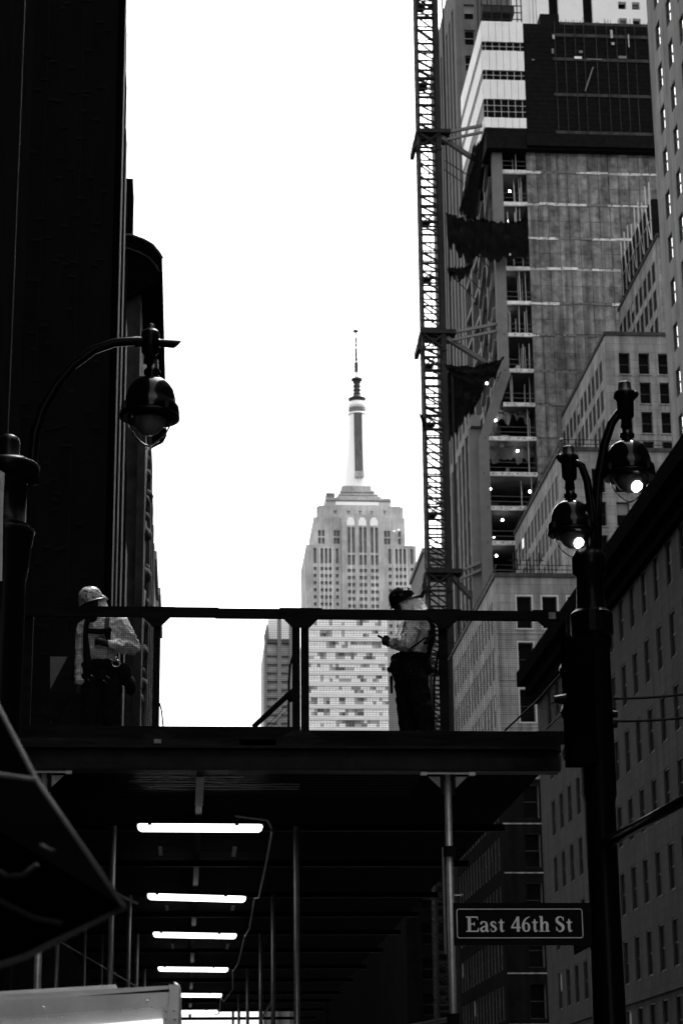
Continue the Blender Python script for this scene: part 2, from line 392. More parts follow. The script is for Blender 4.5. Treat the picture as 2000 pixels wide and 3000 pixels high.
# --- stepped limestone office building
def stepped():
    xc = 25.644; yn = 170.0
    b = thing('stepped_office_building', 'pale limestone office building stepping back in terraces beside the construction tower', 'building', (xc, yn, 0))
    tiers = [  # x corner, y north, y far, z base, z top, north windows start, width, height
        (25.64, 170.0, 199.5, 0.0, 47.83),
        (32.2, 173.0, 199.6, 47.0, 60.2),
        (37.5, 177.0, 199.7, 59.4, 72.8),
        (43.9, 181.0, 199.8, 72.0, 84.6)]
    for k, (x0, y0, y1, z0, z1) in enumerate(tiers):
        t = .4; x1 = 62
        fo, px, ww, to, wh, pitch = ((1.75, 2.17, 1.25, 1.7, 2.75, 4.0), (2.7, 2.05, 1.15, 1.6, 2.2, 3.05), (1.2, 1.82, 1.0, 1.7, 2.05, 2.85), (1.2, 1.82, 1.0, 1.7, 2.05, 2.85))[k]
        zs = [z1 - to - wh - pitch*i for i in range(40) if z1 - to - wh - pitch*i > max(z0 - .2, 1)]
        xs = [x0 + fo + px*i for i in range(11)]
        hN = grid(xs, ww, zs, wh)
        ys = [y0 + 1.8 + 1.95*i for i in range(int((y1-y0-3)/1.95)+1)]
        hE = grid(ys, 1.3, zs, wh); te = .07
        wall_slab('N', x0, x1, z0, z1, y0, t, hN, 0).build('wall', limestone, b)
        wall_slab('E', y0+t, y1, z0, z1, x0, te, hE, 0).build('wall', limestone, b)
        MB().box(x0+te, x1, y0+t, y1-.02, z0, z1-.03).build('core', limestone, b)
        sm_ = MB().box(-ww/2-.1, ww/2+.1, -.09, 0, -.1, 0).mesh('sill', limestone)
        for (a0, a1, c0, c1) in hN:
            if c0 > 20 and k: obj('sill', sm_, b, ((a0+a1)/2, y0-.003, c0-.01))
        put_windows(b, 'N', y0, t, hN, 'd', 0.1, rl=.03 if k in (1, 2) else 0)
        put_windows(b, 'E', x0, te, hE, 'd', 0.03, fd=.05, rl=.05 if k == 1 else 0)
        if k == 0:
            for (a0, a1, c0, c1) in hN:
                if a1 < 36 and c0 > 30:
                    m = MB(); m.box(a0-.14, a0-.004, y0-.05, y0-.003, c0-.14, c1+.14); m.box(a1+.004, a1+.14, y0-.05, y0-.003, c0-.14, c1+.14)
                    m.box(a0-.004, a1+.004, y0-.05, y0-.003, c1+.004, c1+.14); m.box(a0-.004, a1+.004, y0-.05, y0-.003, c0-.14, c0-.004)
                    m.build('window_surround', framel, b)
        MB().box(x0-.12, x1, y0-.12, y1, z1, z1+.35).build('coping', dark_stone, b)
        # terrace railing
        r = MB()
        for x in frange(x0+.2, x1-6, 1.5): r.bar((x, y0+.3, z1+.35), (x, y0+.3, z1+1.15), .05)
        for y in frange(y0+.3, y1, 1.5): r.bar((x0+.2, y, z1+.35), (x0+.2, y, z1+1.15), .05)
        for dz in (.75, 1.15):
            r.bar((x0+.2, y0+.3, z1+dz), (x1-6, y0+.3, z1+dz), .05); r.bar((x0+.2, y0+.3, z1+dz), (x0+.2, y1, z1+dz), .05)
        if k != 2: r.build('terrace_railing', soot, b)
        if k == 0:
            # added dark cladding: street-level shade put into the lower storeys' colour
            hb = [h for h in hN if h[2] < 30]; wall_slab('N', x0-.06, x1, 0, 30.6, y0-.06, .055, hb, 0).build('shade_base', shadestone, b)
            hb = [h for h in hE if h[2] < 30]; wall_slab('E', y0, y1, 0, 30.6, x0-.06, .055, hb, 0).build('shade_base', shadestone, b)
        # joints of the stone courses
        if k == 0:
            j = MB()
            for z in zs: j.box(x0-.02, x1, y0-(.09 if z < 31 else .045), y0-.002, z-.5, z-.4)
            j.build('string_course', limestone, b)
    # roof shed and scaffold on the upper step
    s = thing('roof_scaffold', 'black netted scaffold with pale poles on the top terrace of the limestone building', 'scaffold', (43.9, 181, 84.95))
    MB().box(44.0, 50, 183, 198, 84.95, 89.5).build('netting', netm, s)
    for i in range(9):
        y = 182.5 + i*1.7
        MB().bar((43.7, y, 84.9), (43.7, y, 90.2+rnd.random()*1.5), .09).build('scaffold_pole', galv, s)
    MB().bar((43.65, 182, 87), (43.65, 198, 87), .07).build('scaffold_rail', galv, s)
    for i in range(4): MB().bar((43.62, 182.5+i*3.4, 85), (43.62, 184.2+i*3.4, 89), .06).build('scaffold_brace', galv, s)
    # small roof machinery on the lowest terrace
    for i in range(3):
        x = 27.4 + i*1.1
        m = MB(); m.bar((x, 171, 48.2), (x, 171, 50.3), .09); m.bar((x-.3, 171, 48.2), (x+.35, 171, 50.2), .06); m.bar((x-.4, 171, 49.6), (x+.4, 171, 49.6), .06)
        tag(m.build('vent_stand', soot), 'black pipe stand on the lowest terrace, %s from its corner' % ('first', 'second', 'third')[i], 'vent', 'pipe stands on the terrace')
stepped()

# ------------------------------------------------------------------ construction tower
YT = 205.0
def zt(v, u=1500): return at(u, v, Y=YT).z
def xt(u, v): return at(u, v, Y=YT).x
FLV = [405, 502, 596, 695, 785, 886, 980, 1085, 1184, 1284, 1388, 1488, 1590, 1690]
FZ = [zt(v) for v in FLV]
while FZ[-1] > 6: FZ.append(FZ[-1] - 3.45)
def construction():
    b = thing('construction_tower', 'half-built concrete tower with open floors, bare bulbs and black netting on top', 'building', (32, YT, 0))
    XC, XL, XR = 35.7, 32.35, 62.0
    # concrete core wall: cast lifts with recessed joints, each panel its own piece
    n = 15; w = (52.5 - XC)/n; meshes = {}
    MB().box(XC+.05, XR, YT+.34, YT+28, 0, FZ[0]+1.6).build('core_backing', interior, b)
    for i in range(len(FZ)-1):
        z1, z0 = FZ[i], FZ[i+1]
        if z0 < 45: break
        h = z1 - z0 - .34
        for k in range(n):
            hh = (h - .03)/2
            for q in range(2):
                key = round(hh, 2)
                if key not in meshes: meshes[key] = MB().box(.025, w-.025, 0, .3, 0, hh).mesh('concrete_panel', concrete)
                d = rnd.uniform(-.02, .02)
                obj('concrete_panel', meshes[key], b, (XC + k*w, YT + d, z0 + .17 + q*(hh+.03)))
    MB().box(XC, XR, YT+.02, YT+.33, 0, FZ[12]).build('core_wall', concrete, b)
    # floor slabs with bolt pockets
    for i, z in enumerate(FZ):
        x0 = XL if i < 9 else 29.75
        if z < 3: continue
        yl = YT
        MB().box(x0, XC-.003, yl+.31, YT+26, z-.165, z+.165).build('floor_slab', floorm, b); MB().box(x0, XC-.003, yl, yl+.3, z-.2, z+.2).build('slab_edge', slabm, b)
        if z > 44: MB().box(XC+.004, 53, YT+.06, YT+.33, z-.168, z+.168).build('slab_infill', studm if i < 6 else colm, b)
        xa = XC + .003
        while xa < 53 and z > 44:
            L = rnd.uniform(.7, 2.6); hh = rnd.uniform(.08, .19); zo = rnd.uniform(-.06, .06)
            if rnd.random() < (.88 if i < 6 else .7):
                MB().box(xa, min(xa+L, 53)-.01, yl-rnd.uniform(.03, .08), YT+.055, z-hh+zo, z+hh*.8+zo).build('slab_edge', slabm if rnd.random() < (.75 if i < 6 else .25) else colm, b)
            xa += L
        # guard cables and things stored at the floor edge
        if i < 14:
            for dz in (.55, 1.1): MB().bar((x0+.2, YT+.06, z+.17+dz), (XC-.1, YT+.06, z+.17+dz-rnd.uniform(0, .06)), .035).build('guard_cable', colm, b)
            for q in range(rnd.choice((1, 2, 3))):
                xx = rnd.uniform(x0+.8, XC-1.2); w_ = rnd.uniform(.3, .9); h_ = rnd.uniform(.25, .8); yy = YT + rnd.uniform(.5, 2.5)
                MB().box(xx, xx+w_, yy, yy+.6, z+.17, z+.17+h_).build('stored_material', rnd.choice((studm, colm, floorm)), b)
        p = MB()
        for k in range(9 if i >= 6 else 14):
            x = x0 + .4 + k*.85 + rnd.uniform(-.2, .2)
            if i < 6: x = XC + .8 + k*1.15 + rnd.uniform(-.3, .3)
            p.box(x, x+.14, YT-.075, YT-.064, z-.05, z+.06)
        p.build('bolt_pockets', soot, b)
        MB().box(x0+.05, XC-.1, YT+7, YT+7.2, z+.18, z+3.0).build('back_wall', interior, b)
    # studs standing in the open bays
    for i in range(1, len(FZ)-1):
        z0, z1 = FZ[i]+.18, FZ[i-1]-.18
        if i > 13: break
        ns = 6 if i < 9 else 2
        for k in range(ns):
            x = rnd.uniform(XL+.9, XC-.2); y = YT + rnd.uniform(.3, 2.5)
            MB().bar((x, y, z0), (x+rnd.uniform(-.05, .05), y, z1 - rnd.choice((0, 0, .7))), .08).build('stud', studm, b)
    # corner columns, upper part and lower part, and the sloping transfer column
    MB().box(XL-.35, XL+.75, YT-.04, YT+.9, FZ[7]-.2, FZ[0]+2).build('corner_column', colm, b)
    MB().box(29.6, 30.7, YT-.05, YT+.9, 0, FZ[9]-.2).build('corner_column', colm, b)
    m = MB(); a0 = Vector((29.6, YT-.05, FZ[9]-.2)); t0 = Vector((XL-.1, YT-.05, FZ[7]-.2)); w_ = Vector((1.05, 0, 0)); d_ = Vector((0, .9, 0))
    q = [a0, a0+w_, t0+w_, t0]
    m.quad(*q); m.quad(*[p+d_ for p in q]); m.quad(q[0], q[0]+d_, q[3]+d_, q[3]); m.quad(q[1], q[1]+d_, q[2]+d_, q[2])
    m.build('sloping_column', colm, b)
    # street-side face: columns, spandrels and diagonal braces
    xs = XL - .35
    for k, y in enumerate((YT+6, YT+12, YT+18, YT+24)):
        MB().box(xs, xs+.9, y, y+.9, FZ[9], FZ[0]+2).build('street_column', colm, b)
    for i in range(0, 10):
        MB().box(xs+.1, xs+.5, YT+.95, YT+25, FZ[i]-.3, FZ[i]+.2).build('spandrel', colm, b)
        if i < 9:
            for k in range(2):
                y = YT + 1.2 + k*6.2
                MB().bar((xs-.1, y, FZ[i]-.2), (xs-.1, y+4.6, FZ[i+1]+.3), .3, .3).build('brace', colm, b)
    # lower street face: piers with arched window slots
    xl = 29.3; ytop = FZ[8]-1.5
    for k in range(7):
        y = YT + .9 + k*3.0
        MB().box(xl-.55, xl+.6, y, y+.95, 0, ytop-1.0).build('pier', colm, b)
        MB().box(xl+.1, xl+.5, y+.95, y+3.0, 0, ytop-1).build('recess_wall', dark_stone, b)
        for i in range(9, 16):
            z = FZ[i] - .4
            m = MB(); pts = [(xl-.2, y+.98+1.0-1.0*math.cos(math.pi*j/10), z+1.0*math.sin(math.pi*j/10)) for j in range(11)]
            for j in range(10): m.bar(pts[j], pts[j+1], .25, .22)
            m.build('window_arch', framel, b)
    # upper ledge that slopes down toward the street wall
    MB().box(28.9, 29.9, YT+.2, YT+24, ytop-.9, ytop+.3).build('ledge', colm, b)
    # white cladding at the top: panels in bands with window rows
    x0, x1 = xt(1408, 200), xt(1530, 200)
    bands = [(80, 140, 'w'), (140, 165, 'g'), (165, 223, 'w'), (223, 250, 'g'), (250, 307, 'w'), (307, 360, 'g'), (360, 390, 'w')]
    yc = YT - 1.2; nn = 6; pw = (x1-x0)/nn
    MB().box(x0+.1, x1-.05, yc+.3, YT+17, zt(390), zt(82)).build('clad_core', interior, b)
    for (va, vb, k) in bands:
        z1, z0 = zt(va), zt(vb)
        for i in range(nn):
            if k == 'w':
                me = MB().box(x0+i*pw+.02, x0+(i+1)*pw-.02, yc+rnd.uniform(-.03, .03), yc+.3, z0+.02, z1-.02)
                me.build('cladding_panel', whitepanel, b)
            else:
                g = MB().box(x0+i*pw+.03, x0+(i+1)*pw-.03, yc+.12, yc+.28, z0, z1).build('window', glass_dk, b)
                f = MB(); nz = 2 if z1-z0 < 1.5 else 3
                for q in range(1, nz): f.box(x0+i*pw+.04, x0+(i+1)*pw-.04, yc+.06, yc+.115, z0+(z1-z0)*q/nz-.03, z0+(z1-z0)*q/nz+.03)
                f.box(x0+(i+.5)*pw-.03, x0+(i+.5)*pw+.03, yc+.05, yc+.117, z0+.01, z1-.01); sub('mullion', f, framel, g)
        # the same bands on the street side
        for i in range(5):
            y = yc + .35 + i*3.5
            if k == 'w': MB().box(x0-.02, x0+.1-.002, y+.03, y+3.47, z0+.02, z1-.02).build('cladding_panel', whitepanel, b)
            else: MB().box(x0+.03, x0+.1-.002, y+.03, y+3.47, z0, z1).build('window', glass_dk, b)
    # black wrap under the cladding
    MB().box(x0+.2, x1, yc+.1, YT+17, zt(448), zt(391)).build('dark_soffit', netm, b)
    # hoist frame over the cladding
    zt0 = zt(80); f = MB()
    for i in range(5):
        x = x0+.1 + i*(x1-x0-.2)/4; f.bar((x, yc+.2, zt0), (x, yc+.2, zt0+8), .12); f.bar((x, yc+3, zt0), (x, yc+3, zt0+8), .12)
    for k in range(9): f.bar((x0, yc+.2, zt0+.4+k*.85), (x1, yc+.2, zt0+.4+k*.85), .08)
    f.build('hoist_frame', steelgrey, b)
    MB().box(x0+.3, x1-.8, yc+.6, yc+2.4, zt0+1.4, zt0+2.4).build('hoist_cabin', dark_stone, b)
    for i in range(3): MB().box(x0+.3+i*1.1, x0+1.2+i*1.1, yc+.5, yc+.6, zt0+3.2, zt0+4.6).build('pale_sheet', whitepanel, b)
    # netted storeys: black debris net on a scaffold
    nx0, nx1 = x1+.02, 57.0
    zb, zt_ = zt(446), zt(80)
    MB().box(nx0, nx1, YT-.9, YT+20, zb, zt_).build('debris_net', netm, b)
    MB().box(nx0-.05, nx1, YT-1.3, YT-.92, zt(440), zt(405)).build('net_skirt', netm, b)
    for z in (zt(112), zt(182), zt(286), zt(396)):
        MB().box(nx0+3.2, nx1, YT-1.02, YT-.91, z-.18, z+.18).build('net_batten', dark_stone, b)
    for i in range(11):
        x = nx0 + 3.4 + i*1.15 + rnd.uniform(-.2, .2)
        MB().bar((x, YT-1.06, zb+.5), (x, YT-1.06, zt_+.3), .06).build('scaffold_pole', dark_stone, b)
    for k in range(26):
        z = zb+1 + k*(zt_-zb-1)/26
        MB().bar((nx0+.2, YT-1.0, z), (nx1, YT-1.0, z), .03).build('net_cable', soot, b)
    m = MB(); m.bar((nx0+6.6, YT-1.1, zt(275)), (nx0+7.6, YT-1.1, zt(205)), .13); m.build('prop', colm, b)
    for (u, v, w_, h_, mm) in ((1692, 169, .8, .28, whitepanel), (1740, 174, 1.6, .12, colm), (1822, 168, .9, .3, colm), (1790, 100, .25, 1.0, studm), (1794, 128, .35, .3, studm), (1620, 108, .2, .5, studm), (1618, 150, .25, .6, colm), (1700, 152, .4, .3, colm), (1560, 175, .3, .15, colm), (1840, 120, .12, 1.6, studm)):
        pq = at(u, v, Y=YT-1.1); MB().box(pq.x-w_/2, pq.x+w_/2, YT-1.14, YT-1.09, pq.z-h_/2, pq.z+h_/2).build('loose_board', mm, b)
    # rebar standing out of the top
    for i in range(46):
        x = nx0 + 4.2 + i*.24 + rnd.uniform(-.08, .08); h = rnd.uniform(.5, 1.3)
        MB().bar((x, YT-.4, zt_), (x+rnd.uniform(-.1, .1), YT-.4, zt_+h), .045).build('rebar', soot, b)
    MB().box(nx0+4, nx1, YT-.7, YT+1, zt_, zt_+.45).build('form_board', dark_stone, b)
    MB().box(nx0+2.0, nx0+4.1, YT-.85, YT+1, zt_, zt_+1.3).build('form_box', netm, b)
    # bare work bulbs
    bl = [(1495, 462), (1492, 560), (1487, 650), (1494, 745), (1478, 826), (1478, 920), (1425, 1123), (1450, 1232), (1420, 1322), (1515, 1321), (1411, 1365), (1435, 1432), (1551, 1440), (1412, 1480), (1471, 1523), (1445, 1576), (1453, 1628)]
    bm_ = MB().lathe([(.001, -.11), (.07, -.085), (.1, -.02), (.09, .05), (.04, .11)], (0, 0, 0), 10).mesh('bulb', bulbon, True)
    sk = MB().lathe([(.05, .1), (.05, .25)], (0, 0, 0), 8).mesh('socket', soot)
    words = ['highest', 'second highest', 'third highest', 'fourth highest', 'fifth highest', 'sixth highest', 'seventh highest', 'eighth highest', 'ninth highest left', 'ninth highest right', 'tenth highest', 'eleventh highest left', 'eleventh highest right', 'fifth lowest', 'third lowest from the bottom', 'second lowest', 'lowest']
    for i, (u, v) in enumerate(bl):
        p = at(u, v, Y=YT+1.4)
        o = thing('work_bulb', 'bare lit bulb hanging in the concrete tower, %s of them' % words[i], 'light bulb', p, 'work bulbs in the construction tower')
        obj('bulb', bm_, o, p); obj('socket', sk, o, p)
        zc = min([z for z in FZ if z > p.z + .2], default=p.z + 1) - .17
        MB().bar(p + Vector((0, 0, .25)), (p.x, p.y, zc), .03).build('cord', cable, o)
construction()

# drooping sheets inside the open floors
def sheet(name, label, pts, m, sag=0.6, cat='netting', nu=26, nv=12, seed=0, group=None, thick=.02):
    """cloth spanning four corner points, sagging, with folds and a real thickness"""
    a, b_, c, d = [Vector(p) for p in pts]; mb = MB()
    nrm = ((b_-a).cross(d-a)).normalized(); V = []
    for s in (0, thick):
        for j in range(nv+1):
            for i in range(nu+1):
                u, v = i/nu, j/nv
                p = (a*(1-u)+b_*u)*(1-v) + (d*(1-u)+c*u)*v
                e = 4*u*(1-u)
                p = p + Vector((0, 0, -sag*e*(0.4+0.6*v))) + nrm*((0.35*sag*noise.noise(Vector((u*5+seed, v*3, seed))) + .25*noise.noise(Vector((u*13, v*2, seed+5))))+s) + Vector((0, 0, 1.3*v*noise.noise(Vector((u*7, seed, 2))) + .9*(v-.5)*noise.noise(Vector((u*15, seed, 9))) + .35*noise.noise(Vector((u*17, v*4, seed)))))
                V.append(tuple(p))
    mb.v = V; N = (nu+1)*(nv+1)
    for j in range(nv):
        for i in range(nu):
            k = j*(nu+1)+i; mb.f.append((k, k+1, k+nu+2, k+nu+1)); mb.m.append(0)
            mb.f.append((N+k, N+k+nu+1, N+k+nu+2, N+k+1)); mb.m.append(0)
    rim = [i for i in range(nu+1)] + [j*(nu+1)+nu for j in range(1, nv+1)] + [nv*(nu+1)+i for i in range(nu-1, -1, -1)] + [j*(nu+1) for j in range(nv-1, 0, -1)]
    for k in range(len(rim)):
        p, q = rim[k], rim[(k+1) % len(rim)]; mb.f.append((p, q, N+q, N+p)); mb.m.append(0)
    return tag(mb.build(name, m, None, True), label, cat, group)
Y1 = YT - 1.5
sheet('debris_netting', 'black netting draped across the tower floors below the upper crane collar', [at(1390, 640, Y=Y1), at(1545, 640, Y=Y1), at(1548, 735, Y=Y1), at(1400, 745, Y=Y1)], netweave, 1.0, seed=3)
sheet('debris_netting', 'long black net hanging from the crane collar down the street side', [at(1385, 425, Y=Y1+2), at(1418, 400, Y=Y1+1), at(1395, 640, Y=Y1), at(1345, 610, Y=Y1+4)], netweave, .5, seed=9)
sheet('debris_netting', 'black net bulging between crane mast and tower at mid height', [at(1305, 620, Y=Y1+1), at(1420, 640, Y=Y1), at(1400, 760, Y=Y1), at(1310, 700, Y=Y1+1)], netweave, 1.1, seed=13)
sheet('debris_netting', 'narrow black net sagging beside the crane mast under the bulging net', [at(1308, 780, Y=Y1+1), at(1385, 770, Y=Y1), at(1375, 800, Y=Y1), at(1312, 800, Y=Y1+1)], netweave, .8, seed=16)
sheet('debris_netting', 'black net slung from the middle crane collar to the corner column', [at(1300, 1065, Y=Y1), at(1478, 1045, Y=Y1), at(1455, 1085, Y=Y1), at(1315, 1095, Y=Y1)], netweave, 1.5, seed=21)
sheet('debris_netting', 'wide black net hanging behind the sloping column near mid tower', [at(1310, 1090, Y=Y1+3), at(1450, 1085, Y=Y1+3), at(1385, 1190, Y=Y1+3), at(1312, 1290, Y=Y1+3)], netweave, .3, seed=25)
sheet('torn_netting', 'torn black net flapping on the left side of the crane mast', [at(1222, 1200, Y=YT-.3), at(1246, 1228, Y=YT-.3), at(1252, 1290, Y=YT-.3), at(1240, 1245, Y=YT-.3)], netweave, .2, seed=31)
dust = mat('dust_sheet', 0.16, 0.9, 0.2, 1)
sheet('dust_sheet', 'grey dust sheet looped under the slab beside the sloping column', [at(1440, 1190, Y=YT+1.8), at(1575, 1192, Y=YT+1.8), at(1565, 1205, Y=YT+1.8), at(1440, 1225, Y=YT+1.8)], dust, .6, 'sheet', seed=35)
sheet('dust_sheet', 'dark grey sheet stretched across the open floor with two bulbs', [at(1412, 1300, Y=YT+2.2), at(1578, 1300, Y=YT+2.2), at(1578, 1340, Y=YT+2.2), at(1412, 1345, Y=YT+2.2)], mat('dark_sheet', 0.05, 0.9, 0.2, 1), .25, 'sheet', seed=38)

# ------------------------------------------------------------------ hoist / crane mast in front of the tower
def crane():
    x0, x1, y0, y1 = 24.2, 26.35, YT+1, YT+3.1
    b = thing('crane_mast', 'tall lattice crane mast standing beside the construction tower', 'crane', (25.2, YT+2, 0))
    for (x, y, w) in ((x0, y0, .26), (x1, y0, .46), (x0, y1, .22), (x1, y1, .3)):
        MB().box(x-w*.6, x+w*.6, y-w*.6, y+w*.6, 0, 132).build('mast_leg', steelgrey, b)
    H = 3.3; v = []
    def section(kind):
        m = MB()
        for q, (xa, ya, xb, yb) in enumerate(((x0,y0,x1,y0), (x0,y1,x1,y1), (x0,y0,x0,y1), (x1,y0,x1,y1))):
            w = .22 if q == 0 else .15
            m.bar((xa,ya,0), (xb,yb,0), w)
            if kind == 0: m.bar((xa,ya,H*.36), (xb,yb,H*.36), w*.8); m.bar((xa,ya,H*.72), (xb,yb,H*.72), w*.8); m.bar((xb,yb,0), (xa,ya,H*.36), .15); m.bar((xa,ya,H*.72), (xb,yb,H*.36), .15)
            elif kind == 1: m.bar((xa,ya,H*.5), (xb,yb,H*.5), w*.8); m.bar((xb,yb,0), (xa,ya,H*.5), .15); m.bar((xa,ya,H), (xb,yb,H*.5), .15)
            else: m.bar((xa,ya,H*.3), (xb,yb,H*.3), w*.8); m.bar((xa,ya,H*.48), (xb,yb,H*.48), w); m.bar((xa,ya,H*.72), (xb,yb,H*.72), w*.8); m.bar((xb,yb,H*.3), (xa,ya,H*.72), .15); m.bar((xa,ya,H), (xb,yb,H*.72), .15)
        m.bar((x0+1.1,y0+1,0), (x0+1.1,y0+1,H), .09); m.bar((x1-.3, y0+.2, 0), (x1-.3, y0+.2, H), .22)
        if kind == 2: m.box(x0+.1, x1-1.1, y0+.2, y1-.2, H*.5, H*.5+.06); m.bar((x0+.2, y0+.2, H*.5), (x1-.3, y1-.3, H), .12)
        return m.mesh('lattice_section', steelgrey)
    S = [section(0), section(1), section(2)]
    for k in range(40): obj('lattice_section', S[(0, 1, 2, 0, 2)[k % 5]], b, (0, 0, k*H))
    for v in (395, 985, 1690):
        z = zt(v, 1270) + .6
        m = MB(); m.box(x0-.35, x1+1.3, y0-.5, y1+.5, z, z+.45)
        m.bar((x0-.35, y0-.4, z), (x0-.6, y0-.4, z-1.4), .25); m.box(x0-.75, x0-.3, y0-.5, y1+.5, z-1.9, z-1.2)
        m.box(x0-.3, x1+.3, y0-.42, y0-.3, z-1.95, z-1.75)
        m.bar((x0, y0-.36, z-.1), (x1, y0-.36, z-1.7), .14); m.bar((x1, y0-.36, z-.1), (x0, y0-.36, z-1.7), .14)
        c = m.build('collar', steelgrey, b)
        t = MB(); t.bar((x1+1, y0, z+.25), (32.0 if v < 1500 else 29.5, YT+.4, z+1.1), .3); t.bar((x1+1, y0, z-.6), (32.0 if v < 1500 else 29.5, YT+.4, z+.3), .26)
        t.bar((x1+.3, y0+.2, z-.3), (31.5 if v < 1500 else 29.4, YT+3, z-2.6), .45)
        sub('tie_beam', t, colm, c)
    for (ua, va, ub, vb) in ((1302, 470, 1365, 510), (1302, 498, 1355, 535), (1330, 660, 1432, 786), (1350, 790, 1408, 850), (1330, 815, 1395, 880)):
        MB().bar(at(ua, va, Y=YT+.5), at(ub, vb, Y=YT-.4), .1).build('stay_cable', soot, b)
    m = MB(); m.box(x1+.75, x1+.95, y0+.3, y0+.5, 0, 131); m.build('hoist_rail', steelgrey, b)
crane()

# ------------------------------------------------------------------ buildings behind the crane
def old_building():
    x0 = at(1337, 200, Y=232).x; y0 = 232.0
    b = thing('brick_tower', 'tall old brick building behind the crane with dark window stripes', 'building', (x0, y0, 0))
    t = .4; zs = frange(40, 140, 3.6); xs = [x0+1.1, x0+4.4]
    hN = grid(xs, 1.3, zs, 2.1); ys = [y0+2+3.0*i for i in range(8)]
    hE = [(y, y+1.5, 30, 140) for y in ys]
    wall_slab('N', x0, x0+7, 0, 145, y0, t, hN, 0).build('wall', oldstone, b)
    wall_slab('E', y0+t, y0+27, 0, 145, x0, t, hE, 0).build('wall', oldstone, b)
    MB().box(x0+t, x0+7, y0+t, y0+27, 0, 144.9).build('core', dark_stone, b)
    put_windows(b, 'N', y0, t, hN, 'l', 0.4)
    put_windows(b, 'E', x0, t, [(y, y+1.5, z, z+2.1) for y in ys for z in frange(60, 138, 3.6)], 'd', 0.1)
old_building()
def white_building():
    y0 = 262.0; x0 = at(1400, 40, Y=y0).x; x1 = at(1960, 40, Y=y0).x
    b = thing('sunlit_white_tower', 'bright stone tower in sunlit white rising behind the netted storeys', 'building', (x0, y0, 0))
    def X(u): return at(u, 40, Y=y0).x
    strips = [(X(1607), X(1635)), (X(1707), X(1735))]
    holes = [(a, c, 100, 165) for a, c in strips]
    zz = [at(1820, v, Y=y0).z for v in (75, 27)]
    hw = [(X(u0), X(u1), z, z+ (at(1820, 0, Y=y0).z - at(1820, 22, Y=y0).z)) for (u0, u1) in ((1811, 1834), (1851, 1874)) for z in [zz[0] + (zz[1]-zz[0])*k for k in range(-4, 7)]]
    wall_slab('N', x0, x1, 0, 170, y0, .8, holes + hw, 0).build('wall', whitestone, b)  # sunlight on the tower put into its white stone colour
    MB().box(x0, x1, y0+.8, y0+20, 0, 169.9).build('core', whitestone, b)
    for a, c in strips:
        MB().box(a, c, y0+.6, y0+.79, 100, 165).build('window_strip', glass_dk, b)
    put_windows(b, 'N', y0, .8, hw, 'd', .5)
    for u in (1560, 1570, 1578): MB().bar((X(u), y0-.2, 0), (X(u)-.3, y0-.2, 170), .25).build('drain_pipe', whitestone, b)
white_building()
# low grey blocks seen at the foot of the crane
def simple_block(name, label, x0, x1, y0, y1, z1, m, win=None, cat='building', style='f'):
    b = thing(name, label, cat, (x0, y0, 0)); t = .5
    h = []
    if win:
        px, w, pz, hh, zlo = win
        xs = frange(x0+px*.5, x1-w-.2, px); zs = frange(zlo, z1-hh-1.2, pz); h = grid(xs, w, zs, hh)
    wall_slab('N', x0, x1, 0, z1, y0, t, h, 0).build('wall', m, b)
    MB().box(x0, x1, y0+t, y1, 0, z1-.05).build('core', m, b)
    if h: put_windows(b, 'N', y0, t, h, style, .1)
    MB().box(x0-.3, x1+.3, y0-.3, y1+.3, z1, z1+.8).build('coping', m, b)
    return b
p = at(1243, 1752, Y=330); q = at(1340, 1752, Y=330)
simple_block('grey_block', 'low plain grey building seen through the foot of the crane mast', p.x, q.x, 330, 350, at(1250, 1620, Y=330).z, mat('plain_grey', .12, .9, .1, .2))
p = at(1226, 1756, Y=420); q = at(1262, 1752, Y=420)
simple_block('grey_block', 'small grey rooftop block left of the crane mast, just above the rail', p.x, q.x, 420, 440, p.z, mat('plain_grey', .12, .9, .1, .2))

for i, (y0, y1, z1, d) in enumerate(((232.5, 300, 44, 0), (300.5, 372, 50, .6), (372.5, 460, 58, .2), (460.5, 556, 70, .9))):
    simple_block('street_building', 'dark stone building far down the avenue on the right, %s beyond the construction tower' % ('first', 'second', 'third', 'fourth')[i], 24+d, 60, y0, y1, z1, shadestone, (3.4, 1.5, 3.8, 2.3, 4) if i == 0 else None, style='d')
for i, (y0, y1, z1, d) in enumerate(((262.5, 340, 42, 0), (340.5, 470, 52, .5))):
    simple_block('street_building', 'dark stone building far down the avenue on the left, %s past the slim grey ones' % ('first', 'second')[i], -30, -2.6-d, y0, y1, z1, shadestone)

